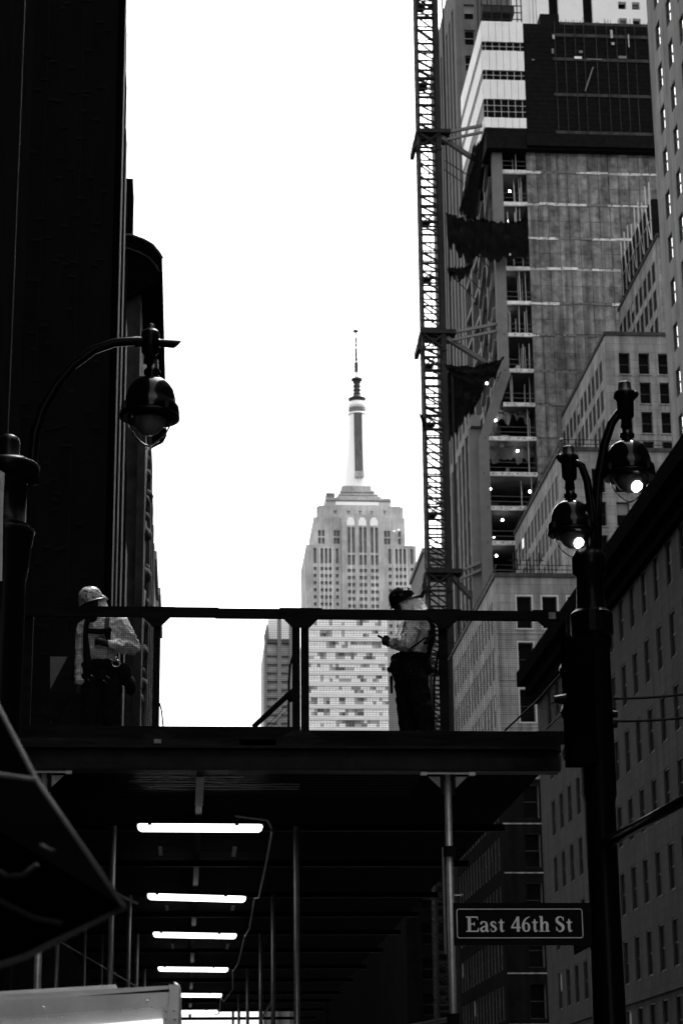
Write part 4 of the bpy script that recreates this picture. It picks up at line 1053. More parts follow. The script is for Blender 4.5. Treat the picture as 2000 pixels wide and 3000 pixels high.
    MB().path([at(859, 1915, Y=YF+.16), at(850, 1950, Y=YF+.18), at(846, 2000, Y=YF+.2), at(845, 2132, Y=YF+.2)], .011, 6).build('hose', cable, b)
    MB().path([at(468, 2060, Y=YF+.2), at(474, 2085, Y=YF+.2), at(479, 2132, Y=YF+.2)], .008, 6).build('hose', cable, b)
    MB().path([at(776, 2132, Y=YF+.5), at(844, 2062, Y=YF+.4)], .003, 5).build('tie_wire', cable, b); MB().path([at(792, 2132, Y=YF+.5), at(846, 2076, Y=YF+.4)], .003, 5).build('tie_wire', cable, b)
    MB().path([at(1286, 1900, Y=YF+.2), at(1277, 1945, Y=YF+.25), at(1271, 2000, Y=YF+.3), at(1270, 2140, Y=YF+.3)], .012, 6).build('hose', cable, b)
    MB().path([at(1310, 1938, Y=YF+.25), at(1345, 1880, Y=YF+.5), at(1385, 1808, Y=YF+.8)], .008, 6).build('guard_cable', cable, b)
    MB().path([at(1478, 2140, Y=YF+.3), at(1570, 2055, Y=YF+.4), at(1652, 1962, Y=YF+.5)], .011, 6).build('guard_cable', cable, b)
    MB().path([at(1600, 2135, Y=YF+.3), at(1652, 2085, Y=YF+.4)], .008, 6).build('guard_cable', cable, b)
    MB().box(at(1565, 2132, Y=YF+.2).x, at(1655, 2132, Y=YF+.2).x, YF+.14, YF+.3, z(2150), z(2131)).build('loose_board', soot, b)
    MB().path([at(660, 2190, Y=YF+.05), at(659, 2215, Y=YF+.05)], .006, 6).build('tie_wire', galv, b)
shed()
# pale sheet leaning behind the fence and its prop
pn = MB(); A = [at(u, v, Y=21.6) for u, v in ((148, 1923), (236, 1924), (236, 1955), (148, 2120))]; B = [p + Vector((0, .03, 0)) for p in A]; pn.poly(A); pn.poly(B[::-1])
for i in range(4): pn.quad(A[i], A[(i+1) % 4], B[(i+1) % 4], B[i])
tag(pn.build('leaning_sheet', mat('pale_sheet', .2, .9, .15, 3)), 'pale board standing behind the mesh at the left worker', 'board')
pl = MB().bar(at(140, 2105, Y=21.3), at(245, 1905, Y=21.3), .07, .22)
tag(pl.build('diagonal_plank', wood), 'dark plank slanting across the pale board behind the mesh', 'plank')

# ------------------------------------------------------------------ fluorescent fixtures under the deck
def tubes():
    body = MB().box(-.70, .70, -.06, .06, .02, .07).mesh('housing', soot)
    prof = MB(); n = 8
    for i in range(n+1):
        a = math.pi*i/n
    tm = MB(); rings = []
    for xx, k in ((-.685, .15), (-.672, .7), (-.64, 1), (.64, 1), (.672, .7), (.685, .15)):
        rings.append([(xx, math.cos(math.pi*2*j/12)*.055*k, math.sin(math.pi*2*j/12)*.048*k-.02*k) for j in range(12)])
    for r_ in rings: tm.v += r_
    for i in range(len(rings)-1):
        for j in range(12): q = (j+1) % 12; tm.f.append((i*12+j, i*12+q, (i+1)*12+q, (i+1)*12+j)); tm.m.append(0)
    tm.f.append(tuple(range(11, -1, -1))); tm.m.append(0); tm.f.append(tuple(60+j for j in range(12))); tm.m.append(0)
    tme = tm.mesh('diffuser', tube, True)
    clip = MB().box(-.02, .02, -.065, .065, -.0, .022).mesh('clip', soot)
    words = ['nearest', 'second nearest', 'third nearest', 'fourth nearest', 'fifth nearest', 'farthest']
    Ys = [23.03, 29.53, 34.97, 41.86, 49.0, 55.2]
    for i, y in enumerate(Ys):
        xx = .13 if i < 5 else .12; dz = (0, -.02, -.01, 0, 0, .01)[i]; rz = (.004, .03, .022, .015, .01, 0)[i]
        o = thing('tube_light', 'long white tube light under the shed deck, %s of the row' % words[i], 'light', (xx, y, 5.0+dz), 'tube lights under the shed')
        for nm, me, dx in (('housing', body, 0), ('diffuser', tme, 0), ('clip', clip, -.55), ('clip', clip, .4)):
            c = bpy.data.objects.new(nm, me); COL.objects.link(c); c.parent = o; c.location = (dx, 0, 0)
        o.rotation_euler = (0, rz, 0)
        for sx in (-.5, .5): 
            c = MB().bar((sx, 0, .07), (sx, 0, .1), .015).mesh('hanger', soot); q = bpy.data.objects.new('hanger', c); COL.objects.link(q); q.parent = o
    pts = [(.5, 22.3, 5.0), (.85, 22.6, 5.0), (.92, 23.0, 4.96), (.93, 25.5, 4.84), (.95, 28.3, 4.82), (.93, 29.5, 4.95), (.94, 32.2, 4.8), (.94, 34.9, 4.93), (.92, 38.5, 4.8), (.9, 41.8, 4.93), (.95, 44, 4.75), (.82, 47, 4.7), (.79, 49, 4.92), (.8, 52, 4.75), (.72, 55, 4.9)]
    P2 = []
    for i in range(len(pts)-1):
        a, c = Vector(pts[i]), Vector(pts[i+1])
        for k in range(6): P2.append(a.lerp(c, k/6))
    P2.append(Vector(pts[-1]))
    cb = thing('power_cable', 'pale power cable looping beside the tube lights', 'cable', pts[0]); MB().path(P2, .012, 6).build('cable', cablew, cb, True)
    for i in (12, 30, 42, 54): MB().path([P2[i]-Vector((0, .08, 0)), P2[i]+Vector((0, .08, 0))], .018, 6).build('tape', soot, cb)
tubes()

# ================================================================== STREET LAMPS
def luminaire(name, parent, c, s, lit, tilt=0.0):
    """helmet lantern: c is the bottom tip of the globe, s the radius of the rim"""
    Mx = Matrix.Rotation(tilt, 3, 'Y')
    k = s/.265
    def L(prof, nm, m, par, smooth=True, cap=True):
        mb = MB().lathe([(r*k, z*k) for r, z in prof], c, 28, 0, Mx, cap)
        return mb.build(nm, m, parent, smooth) if par is None else sub(nm, mb, m, par, smooth)
    hood = L([(.265, .27), (.268, .33), (.262, .385), (.232, .42), (.226, .47), (.205, .545), (.165, .605), (.11, .645), (.06, .658), (.055, .69), (.075, .70), (.075, .735), (.055, .75), (.05, .84)], 'hood', hoodm, None)
    L([(.245, .262), (.272, .27), (.272, .30), (.255, .31)], 'rim', castiron, hood)
    for a in range(4):
        t = a*math.pi/2+.6; q = MB(); p = Vector((.272*k*math.cos(t), .272*k*math.sin(t), .30*k)); q.bar(Vector(c)+Mx@p, Vector(c)+Mx@(p+Vector((0, 0, .07*k))), .03*k); sub('latch', q, castiron, hood)
    L([(.004, .0), (.05, .025), (.105, .07), (.155, .13), (.19, .2), (.203, .265), (.200, .266), (.186, .2), (.151, .133), (.102, .075), (.048, .03), (.003, .006)], 'globe', bulbglass, None, True, False)
    L([(.002, .108), (.05, .118), (.1, .155), (.135, .205), (.152, .27), (.14, .30)], 'reflector', reflector, None)
    L([(.2, .268), (.2, .30), (.01, .302)], 'socket_plate', castiron, None, False)
    if lit:
        # the glowing burner shows through the mouth of the reflector on the street side
        q = MB(); d = Vector((.055, -.085, .155))*k
        q.lathe([(.002, -.075*k), (.035*k, -.055*k), (.06*k, -.01*k), (.055*k, .03*k), (.02*k, .055*k), (.002, .06*k)], Vector(c)+Mx@d, 12, 0, Matrix.Rotation(.35, 3, 'Y')); q.build('lamp', lampon, parent, True)
    return hood
def lamp_left():
    Y = 18.0
    b = thing('street_lamp', 'single curved-arm black street lamp at the left with an unlit clear globe', 'street lamp', (at(18, 1500, Y=Y).x, Y, .14))
    px = at(18, 1500, Y=Y).x
    luminaire('lamp', b, at(434, 1309, Y=Y), .265, False, R(2.0))
    top = at(441, 1002, Y=Y)
    z0 = at(434, 1309, Y=Y).z + .83
    MB().lathe([(.06, z0-.02), (.05, z0+.05), (.08, z0+.08), (.085, z0+.27), (.06, z0+.30), (.075, top.z+.08), (.045, top.z+.09), (.045, top.z+.1), (.035, top.z+.105), (.036, top.z+.165), (.03, top.z+.17)], (top.x, Y, 0), 16).build('lamp_bracket', castiron, b, True)
    arm = [at(u, v, Y=Y) for u, v in ((98, 1420), (95, 1345), (103, 1270), (125, 1200), (165, 1130), (215, 1070), (275, 1025), (335, 1004), (390, 1000), (420, 1001))]
    MB().path(arm, [.05, .05, .048, .046, .044, .043, .042, .042, .042, .042], 12).build('arm', castiron, b, True)
    MB().path([at(395, 1001, Y=Y), at(420, 1002, Y=Y)], .05, 12).build('arm_sleeve', castiron, b)
    m = MB().path([at(460, 1004, Y=Y), at(470, 1005, Y=Y), at(534, 1009, Y=Y)], [.045, .038, .038], 12)
    # slanted cut at the open end
    for i in range(24, 36):
        x_, y_, z_ = m.v[i]; c = at(520, 1009, Y=Y); m.v[i] = (c.x + (z_-c.z)*1.0, y_, z_)
    m.build('arm_stub', castiron, b)
    def Z(v): return at(18, v, Y=Y).z
    prof = [(.30, .14), (.30, .6), (.24, .8), (.22, 1.2), (.2, 3.0), (.2, Z(1700)), (.22, Z(1660)), (.24, Z(1600)), (.255, Z(1570)), (.265, Z(1555)), (.2, Z(1548)), (.215, Z(1540)), (.18, Z(1535)), (.18, Z(1410)), (.22, Z(1405)), (.285, Z(1390)), (.29, Z(1368)), (.25, Z(1356)), (.13, Z(1352)), (.105, Z(1345)), (.105, Z(1300)), (.09, Z(1284)), (.05, Z(1276)), (.005, Z(1274))]
    MB().lathe(prof, (px, Y, 0), 28).build('post', castiron, b, True)
lamp_left()
def lamp_twin():
    Y = 18.0
    px = 3.57
    b = thing('street_lamp', 'twin black street lamp at the right with two lit globes', 'street lamp', (px, Y, .14))
    for (u, v, w, du) in ((1845, 1473, .238, 1), (1677, 1634, .215, -1)):
        c = at(u, v, Y=Y); luminaire('lamp', b, c, w, True)
        k = w/.265; z0 = c.z + .83*k
        MB().lathe([(.06*k, z0-.02), (.05*k, z0+.06*k), (.085*k, z0+.1*k), (.09*k, z0+.27*k), (.12*k, z0+.3*k), (.11*k, z0+.36*k), (.07*k, z0+.38*k), (.062*k, z0+.46*k), (.05*k, z0+.47*k)], (c.x, Y, 0), 14).build('lamp_bracket', castiron, b, True)
        MB().lathe([(.02, -.03), (.035, 0), (.02, .03)], (c.x+du*.09, Y-.03, z0+.33*k), 10).build('bracket_bolt', castiron, b, True)
    MB().path([at(u, v, Y=Y+.03) for u, v in ((1745, 1640), (1746, 1480), (1752, 1400), (1770, 1300), (1790, 1240), (1815, 1205), (1835, 1196))], [.055, .05, .045, .042, .04, .038, .038], 10).build('arm', castiron, b, True)
    MB().path([at(u, v, Y=Y-.06) for u, v in ((1738, 1640), (1735, 1560), (1729, 1480), (1719, 1410), (1703, 1365), (1688, 1356), (1678, 1360))], [.05, .045, .04, .038, .036, .034, .034], 10).build('arm', castiron, b, True)
    def Z(v): return at(1745, v, Y=Y).z
    prof = [(.3, .14), (.3, .7), (.2, 1.0), (.15, 1.6), (.135, Z(2700)), (.135, Z(2350)), (.15, Z(2330)), (.15, Z(1900)), (.165, Z(1895)), (.17, Z(1800)), (.13, Z(1780)), (.12, Z(1690)), (.155, Z(1680)), (.16, Z(1640)), (.13, Z(1618)), (.07, Z(1610)), (.06, Z(1500)), (.055, Z(1480)), (.01, Z(1475))]
    MB().lathe(prof, (px, Y, 0), 24).build('post', castiron, b, True)
    for v in (2090, 2120): MB().path([at(1775, v, Y=Y-.02), at(1807, v+3, Y=Y-.05)], [.035, .03], 8).build('span_wire_clamp', castiron, b)
    MB().lathe([(.155, Z(1870)), (.19, Z(1860)), (.19, Z(1800)), (.155, Z(1790))], (px, Y, 0), 20).build('collar', castiron, b)
    MB().bar((px-.1, Y-.05, Z(2180)), (px-.14, Y-.1, Z(2050)), .2, .2).build('equipment_box', castiron, b)
lamp_twin()
# traffic signal seen from behind, on the twin lamp's post
def signal_head():
    Y = 17.6; c = at(1693, 2050, Y=Y)
    b = thing('traffic_signal', 'black traffic signal housing seen from behind on the twin lamp post', 'traffic signal', c)
    z0, z1 = at(1693, 2240, Y=Y).z, at(1693, 1870, Y=Y).z
    m = MB().box(c.x-.11, c.x+.14, Y-.05, Y+.15, z0, z1); m.build('housing', blackpier, b)
    for k in range(3):
        z = z0+(z1-z0)*(k+.5)/3
        MB().path([(c.x+.02, Y+.15, z), (c.x+.02, Y+.4, z-.02)], .11, 14).build('visor', castiron, b)
    q = at(1640, 2050, Y=Y); MB().path([(c.x-.1, Y, q.z), (q.x+.05, Y, q.z+.005), (q.x-.05, Y, q.z)], [.045, .05, .035], 10).build('camera', castiron, b)
    MB().bar((q.x-.04, Y, q.z-.02), (q.x-.08, Y, q.z-.035), .012).build('antenna', castiron, b)
signal_head()
for i, (va, vb, lab) in enumerate(((2047, 2025, 'upper of two black span wires at the right'), (2113, 2093, 'lower of two black span wires at the right'))):
    a, c = at(1785, va, Y=18), at(2090, vb - (2 if i else 3), Y=17)
    pts = [a.lerp(c, t/8) - Vector((0, 0, .02*4*(t/8)*(1-t/8))) for t in range(9)]
    tag(MB().path(pts, .011, 6).build('span_wire', cable), lab, 'wire')
# signal mast arm slanting up to the right
ma = thing('signal_mast_arm', 'dark signal mast arm slanting up to the right edge', 'signal arm', at(1815, 2440, Y=18))
MB().path([at(1760, 2478, Y=18), at(1900, 2402, Y=16.6), at(2060, 2312, Y=15.2)], [.05, .045, .04], 12).build('arm_pipe', castiron, ma, True)
MB().path([at(1815, 2436, Y=17.4), at(1900, 2389, Y=16.55), at(2060, 2299, Y=15.15)], .006, 6).build('top_strip', galv, ma)

# ================================================================== STREET SIGN
def stroke(mb, pts, ws, o, e1, e2, s, off, n=6):
    """a pen stroke of varying width through the points (Catmull-Rom), laid on the sign plane"""
    P = [Vector((p[0], p[1])) for p in pts]; Q = []; Wd = []
    for i in range(len(P)-1):
        p0, p1, p2, p3 = P[max(i-1, 0)], P[i], P[i+1], P[min(i+2, len(P)-1)]
        for k in range(n):
            t = k/n; t2, t3 = t*t, t*t*t
            Q.append(0.5*((2*p1)+(p2-p0)*t+(2*p0-5*p1+4*p2-p3)*t2+(3*p1-p0-3*p2+p3)*t3)); Wd.append(ws[i]*(1-t)+ws[i+1]*t)
    Q.append(P[-1]); Wd.append(ws[-1]); L = []; Rr = []
    for i, p in enumerate(Q):
        t = (Q[min(i+1, len(Q)-1)]-Q[max(i-1, 0)]).normalized(); nn = Vector((-t.y, t.x))*Wd[i]/2
        L.append(p+nn); Rr.append(p-nn)
    def w(p): return o + e1*(p.x*s) + e2*(p.y*s) + off
    for i in range(len(Q)-1): mb.quad(w(Rr[i]), w(Rr[i+1]), w(L[i+1]), w(L[i]))
def rect(mb, x0, x1, y0, y1, o, e1, e2, s, off):
    def w(x, y): return o + e1*(x*s) + e2*(y*s) + off
    mb.quad(w(x0, y0), w(x1, y0), w(x1, y1), w(x0, y1))
GL = {
 'E': (.78, [], [(.1,.29,0,1),(0,.72,.925,1),(0,.74,0,.075),(.29,.5,.47,.545)], [([(.66,.99),(.69,.88),(.705,.76)],[.12,.07,.03]),([(.68,.02),(.725,.14),(.74,.27)],[.12,.08,.03]),([(.5,.64),(.49,.51),(.5,.38)],[.03,.07,.03])]),
 'a': (.56, [], [], [([(.07,.49),(.13,.63),(.26,.655),(.38,.6),(.41,.45)],[.14,.10,.07,.11,.16]),([(.41,.46),(.41,.14),(.46,.03),(.55,.07)],[.16,.16,.11,.03]),([(.37,.37),(.2,.31),(.08,.19),(.13,.05),(.24,.035),(.37,.13)],[.05,.08,.14,.15,.09,.05])]),
 's': (.46, [], [], [([(.37,.47),(.32,.62),(.2,.65),(.1,.55),(.14,.42),(.3,.3),(.36,.16),(.26,.03),(.12,.03),(.05,.2)],[.04,.06,.09,.13,.15,.15,.13,.08,.06,.04])]),
 't': (.40, [], [(.02,.38,.575,.65)], [([(.19,.83),(.19,.6),(.19,.16),(.24,.03),(.38,.09)],[.05,.16,.16,.12,.03])]),
 '4': (.60, [], [(.36,.53,0,.99),(.02,.6,.22,.32)], [([(.44,.97),(.24,.62),(.05,.27)],[.08,.08,.08])]),
 '6': (.58, [], [], [([(.53,.97),(.36,.9),(.2,.72),(.125,.5),(.12,.3),(.17,.1),(.29,.03),(.42,.09),(.47,.3),(.42,.5),(.31,.57),(.17,.48)],[.04,.08,.12,.16,.16,.12,.07,.11,.16,.12,.08,.05])]),
 'h': (.62, [], [(.08,.24,0,1.02),(0,.32,0,.055),(.35,.64,0,.055),(.02,.1,.96,1.02)], [([(.22,.46),(.32,.6),(.42,.62),(.49,.52),(.495,.3),(.495,.03)],[.04,.08,.12,.16,.16,.16])]),
 'S': (.62, [], [(.485,.53,.7,.95),(.055,.1,.05,.33)], [([(.51,.72),(.44,.92),(.28,.97),(.13,.85),(.14,.66),(.3,.52),(.45,.38),(.48,.2),(.38,.05),(.22,.025),(.08,.28)],[.03,.06,.08,.15,.18,.2,.2,.17,.1,.06,.03])]),
 ' ': (.27, [], [], [])}
def write(mb, txt, o, e1, e2, s, nrm, gap=.045):
    x = 0
    for ch in txt:
        wd_, _, rects, strokes = GL[ch]; k = 0
        for r_ in rects:
            rect(mb, x+r_[0], x+r_[1], r_[2], r_[3], o, e1, e2, s, nrm*(.0002*k)); k += 1
        for pts, ws in strokes:
            stroke(mb, [(x+a, c) for a, c in pts], ws, o, e1, e2, s, nrm*(.0002*k)); k += 1
        x += wd_ + gap
    return x
def border(mb, x0, x1, z0, z1, w, r_, Y):
    def ring(d):
        pts = []
        for (cx_, cz, a0) in ((x1-r_, z1-r_, 0), (x0+r_, z1-r_, 90), (x0+r_, z0+r_, 180), (x1-r_, z0+r_, 270)):
            for k in range(6): a = R(a0+k*18); pts.append((cx_+(r_-d)*math.cos(a), Y, cz+(r_-d)*math.sin(a)))
        return pts
    A, B = ring(0), ring(w)
    for i in range(len(A)): j = (i+1) % len(A); mb.quad(A[i], A[j], B[j], B[i])
def street_sign():
    Y = 17.75
    a, c = at(1330, 2770, Y=Y), at(1728, 2645, Y=Y)
    b = thing('street_sign', 'black street name sign with white serif lettering and thin white border', 'street sign', ((a.x+c.x)/2, Y, a.z))
    MB().box(a.x, c.x, Y, Y+.02, a.z, c.z).build('plate', signblk, b)
    m = MB(); p, q = at(1338, 2749, Y=Y), at(1704, 2662, Y=Y); border(m, p.x, q.x, p.z, q.z, .006, .022, Y-.002)
    m.build('border', signwht, b)
    t = MB(); o = at(1365, 2730, Y=Y-.002); cap = (at(1365, 2685, Y=Y).z - at(1365, 2730, Y=Y).z)
    L = write(MB(), 'East 46th St', o, Vector((1, 0, 0)), Vector((0, 0, 1)), cap, Vector((0, -1, 0)))
    width = at(1679, 2730, Y=Y).x - at(1365, 2730, Y=Y).x
    kx = width/(L*cap)
    write(t, 'East 46th St', Vector((o.x, Y-.003, o.z)), Vector((kx, 0, 0)), Vector((0, 0, 1)), cap, Vector((0, -1, 0)))
    t.build('lettering', signwht, b)
    MB().path([(c.x-.03, Y+.04, (a.z+c.z)/2+.1), (3.5, 17.95, (a.z+c.z)/2+.1)], .02, 8).build('bracket', castiron, b)
    MB().path([(c.x-.03, Y+.04, (a.z+c.z)/2-.1), (3.5, 17.95, (a.z+c.z)/2-.1)], .02, 8).build('bracket', castiron, b)
street_sign()
def side_sign():
    Y = 17.4
    b = thing('street_sign', 'black sign blade turned away under the street name sign, showing a white edge line', 'street sign', at(1715, 2780, Y=18.2))
    a = at(1680, 2797, Y=17.85); c = at(1754, 2758, Y=18.7); up = Vector((0, 0, .2))
    n = (c-a).cross(up).normalized()*.012
    m = MB(); m.quad(a, c, c+up, a+up); m.quad(a+n, a+n+up, c+n+up, c+n); m.quad(a, a+n, c+n, c); m.quad(a+up, c+up, c+n+up, a+n+up); m.quad(a, a+up, a+up+n, a+n); m.quad(c, c+n, c+n+up, c+up)
    m.build('plate', signblk, b)
    d = n*.3 * (1 if n.y < 0 else -1)
    q = MB(); e = (c-a).normalized(); 
    f = MB(); w = .006
    f.quad(a+d+up*.1, c+d+up*.1, c+d+up*.1+Vector((0, 0, w)), a+d+up*.1+Vector((0, 0, w))); f.quad(a+d+e*.04+up*.1, a+d+e*.046+up*.1, a+d+e*.046+up*.9, a+d+e*.04+up*.9)
    f.build('border', signwht, b)
side_sign()
# notice panel at the very left edge, fixed to the left lamp post
def edge_notice():
    b = thing('notice_panel', 'pale notice panel at the left edge fixed to the lamp post', 'sign', at(-20, 1560, Y=17.4))
    for (u0, u1, va, vb, m, Y) in ((-60, 9, 1440, 1700, framel, 17.2), (-50, 13, 1385, 1470, gussetm, 17.25)):
        p = [at(u0, va-40, Y=Y-.3), at(u1, va, Y=Y+.1), at(u1-4, vb, Y=Y+.1), at(u0, vb+20, Y=Y-.3)]
        d = Vector((.004, .02, 0)); k = MB(); k.poly(p); k.poly([q+d for q in p][::-1])
        for i in range(4): j = (i+1) % 4; k.quad(p[i], p[j], p[j]+d, p[i]+d)
        k.build('panel', m, b)
edge_notice()

# ================================================================== FOOD CART AND UMBRELLA
def food_cart():
    Y = 9.6
    z1 = at(500, 2884, Y=Y).z
    xr = at(522, 2930, Y=Y).x
    b = thing('food_cart', 'silver riveted food cart roof at the bottom left', 'food cart', (xr-.6, Y+.6, 0))
    def P(u, v, dy=0): return at(u, v, Y=Y+dy)
    x0 = -1.9
    def band(v0l, v0r, v1l, v1r, ur, dy, nm, m):
        a, c, d, e = P(-300, v0l), P(ur, v0r), P(ur, v1r), P(-300, v1l)
        k = MB(); A = [a, c, d, e]; B = [p+Vector((0, 1.2, 0)) for p in A]; A = [p+Vector((0, dy, 0)) for p in A]
        k.poly(A[::-1]); k.poly(B)
        for i in range(4): j = (i+1) % 4; k.quad(A[i], A[j], B[j], B[i])
        return k.build(nm, m, b)
    band(2928, 2886, 2962, 2896, 500, .02, 'roof_edge', alu)
    band(2938, 2899, 2945, 2905, 496, .06, 'gutter', soot)
    band(2946, 2906, 3005, 2948, 500, .0, 'fascia', alu)
    band(3006, 2949, 3050, 2984, 480, .03, 'lower_fascia', alu)
    band(3052, 2985, 3400, 3400, 476, -.01, 'menu_panel', litpanel)
    k = MB(); k.path([P(508, 2884), P(520, 2890), P(524, 2910), P(525, 3100)], .012, 8); k.build('corner_trim', alu, b, True)
    A = [P(478, 2949, -.025), P(523, 2946, -.025), P(523, 3120, -.025), P(478, 3120, -.025)]; k = MB(); k.poly(A); B = [p+Vector((0, 1.2, 0)) for p in A]; k.poly(B)
    for i in range(4): j = (i+1) % 4; k.quad(A[i], A[j], B[j], B[i])
    k.build('corner_post', alu, b)
    A = [P(496, 2883, -.02), P(517, 2887, -.02), P(524, 2905, -.02), P(523, 2950, -.02), P(496, 2950, -.02)]; k = MB(); k.poly(A); B = [p+Vector((0, .6, 0)) for p in A]; k.poly(B)
    for i in range(5): j = (i+1) % 5; k.quad(A[i], A[j], B[j], B[i])
    k.build('corner_cap', alu, b)
    rv = MB().lathe([(.006, 0), (.005, .003), (.001, .005)], (0, 0, 0), 8, 0, Matrix.Rotation(R(90), 3, 'X')).mesh('rivet', alu, True)
    for i in range(12):
        u = 5 + i*44; obj('rivet', rv, b, P(u, 2996-u*.1, -.003))
    for (u, v) in ((128, 2952), (432, 2932), (487, 2962), (486, 2985), (511, 2960), (512, 2985)): obj('rivet', rv, b, P(u, v, -.028))
    for (u0, u1, vt) in ((-60, 340, 2884),): 
        A = [P(u0, vt+24, .3), P(u1, vt, .3), P(u1, vt+14, .3), P(u0, vt+46, .3)]; k = MB(); k.poly(A); B = [p+Vector((0, .2, 0)) for p in A]; k.poly(B)
        for i in range(4): j = (i+1) % 4; k.quad(A[i], A[j], B[j], B[i])
        k.build('roof_trim', alu, b)
    # body, wheels below the frame
    MB().box(-1.9, xr-.03, Y+.05, Y+1.2, .35, z1-.3).build('body', alu, b)
    for x in (-1.5, xr-.35):
        w = MB().path([(x, Y+.1, .22), (x, Y+.22, .22)], .22, 16).build('wheel', soot, b)
food_cart()
def umbrella():
    Y = 5.2
    b = thing('vendor_umbrella', 'black vendor umbrella with grey piping intruding at the left edge, out of focus', 'umbrella', at(-250, 2600, Y=Y))
    apex = at(-330, 2230, Y=Y+.1)
    rim = [at(-190, 1880, Y=Y+.45), at(-40, 2005, Y=Y+.35), at(108, 2290, Y=Y+.1), at(366, 2660, Y=Y-.35), at(72, 2803, Y=Y-.1), at(-240, 2905, Y=Y+.05)]
    m = MB(); ring = rim
    m.v = [tuple(apex)] + [tuple(p) for p in ring]
    for i in range(len(ring)-1): m.f.append((0, i+1, i+2)); m.m.append(0)
    c = m.build('canopy', umb, b)
    so = c.modifiers.new('thick', 'SOLIDIFY'); so.thickness = .004
    sub('rim_piping', MB().path(rim, .0085, 8), piping, c, True)
    for e in (rim[2],): sub('seam_piping', MB().path([apex.lerp(e, t/8) + Vector((0, -.12, .03))*0 for t in range(9)], .011, 8), piping, c, True)
    # printed curves on the cloth
    pm = mat('faint_print', .008, .9, .3, 8)
    for pts in (((-20, 2540), (20, 2568), (70, 2565), (110, 2535)), ((-30, 2620), (20, 2650), (100, 2690), (180, 2705)), ((120, 2478), (140, 2490), (158, 2497))):
        sub('printed_line', MB().path([at(u, v, Y=Y-.16-.0006*max(u, 0)) for u, v in pts], .007, 6), pm, c, True)
    px = apex.x-.05
    MB().path([(px, apex.y, .3), (px, apex.y, apex.z)], .02, 10).build('pole', soot, b)
    MB().path([at(28, 2822, Y=Y), at(20, 2860, Y=Y), at(8, 2905, Y=Y)], .0015, 5).build('cord', cable, b)
umbrella()

# ================================================================== WORKERS
_SV = [(math.sin(math.pi*i/8)*math.cos(2*math.pi*j/12), math.sin(math.pi*i/8)*math.sin(2*math.pi*j/12), math.cos(math.pi*i/8)) for i in range(1, 8) for j in range(12)] + [(0, 0, 1), (0, 0, -1)]
_SF = [(i*12+j, (i+1)*12+j, (i+1)*12+(j+1) % 12, i*12+(j+1) % 12) for i in range(6) for j in range(12)] + [(84, j, (j+1) % 12) for j in range(12)] + [(85, 72+(j+1) % 12, 72+j) for j in range(12)]
def sph(bm, c, r, seg=14):
    r = (r, r, r) if not isinstance(r, (tuple, list)) else r
    k = len(bm.v); bm.v += [(c[0]+x*r[0], c[1]+y*r[1], c[2]+z*r[2]) for x, y, z in _SV]
    bm.f += [tuple(k+i for i in f) for f in _SF]; bm.m += [0]*len(_SF)
def limb(bm, pts, rad):
    for i in range(len(pts)):
        sph(bm, pts[i], rad[i])
        if i:
            a, c = Vector(pts[i-1]), Vector(pts[i]); n = max(2, int((c-a).length / (.5*min(rad[i], rad[i-1]))))
            for k in range(1, n): sph(bm, a.lerp(c, k/n), rad[i-1]*(1-k/n)+rad[i]*k/n, 10)
def spine(bm, ells):
    """ellipsoids (centre, (rx, ry, rz)) interpolated along the trunk"""
    for i in range(len(ells)):
        sph(bm, *ells[i])
        if i:
            a, ra = ells[i-1]; c, rc = ells[i]
            for k in range(1, 4):
                t = k/4; sph(bm, Vector(a).lerp(Vector(c), t), tuple(ra[q]*(1-t)+rc[q]*t for q in range(3)))
TMP = bpy.data.scenes.new('workbench')      # scratch scene for fusing the figures, removed below
def skinned(name, bm, m, parent, voxel=.011, smooth=6, wr=0.0, fr=16.0, st=(1, 1, 1), as_sub=False):
    me = bm.mesh(name, m)
    o = bpy.data.objects.new(name, me); TMP.collection.objects.link(o)
    md = o.modifiers.new('r', 'REMESH'); md.mode = 'VOXEL'; md.voxel_size = voxel
    ms = o.modifiers.new('s', 'SMOOTH'); ms.factor = .5; ms.iterations = smooth
    vl = TMP.view_layers[0]; vl.update(); ev = o.evaluated_get(vl.depsgraph)
    me2 = bpy.data.meshes.new_from_object(ev); bpy.data.objects.remove(o); me2.name = name
    me2.materials.clear(); me2.materials.append(m)
    if wr:
        for v in me2.vertices:
            p = Vector((v.co.x*st[0], v.co.y*st[1], v.co.z*st[2]))*fr
            q = noise.noise(p) + .5*noise.noise(p*2.1+Vector((3, 1, 7)))
            v.co += v.normal*(wr*(.55-min(1, abs(q)*2.6)))
    me2.polygons.foreach_set('use_smooth', [True]*len(me2.polygons))
    return obj(name, me2, parent) if parent is not None else me2
def hand(bm, wrist, d, up, s=1.0, curl=.6):
    """palm, four fingers and a thumb; d points along the fingers, up out of the back of the hand"""
    d = d.normalized(); up = (up - d*up.dot(d)).normalized(); side = d.cross(up)
    limb(bm, [wrist, wrist+d*.045*s, wrist+d*.085*s], [.03*s, .036*s, .034*s])
    for i, (o_, L) in enumerate(((.033, .07), (.012, .078), (-.01, .073), (-.031, .058))):
        a = wrist+d*.085*s+side*o_*s; c = a+(d*math.cos(curl*.6)-up*math.sin(curl*.6))*L*.55*s; e = c+(d*math.cos(curl*1.7)-up*math.sin(curl*1.7))*L*.5*s
        limb(bm, [a, c, e], [.0115*s, .0105*s, .009*s])
    a = wrist+d*.03*s+side*.035*s; c = a+(d*.7+side*.6-up*.2).normalized()*.045*s; e = c+(d*.9-side*.1-up*.4).normalized()*.035*s
    limb(bm, [a, c, e], [.015*s, .013*s, .011*s])
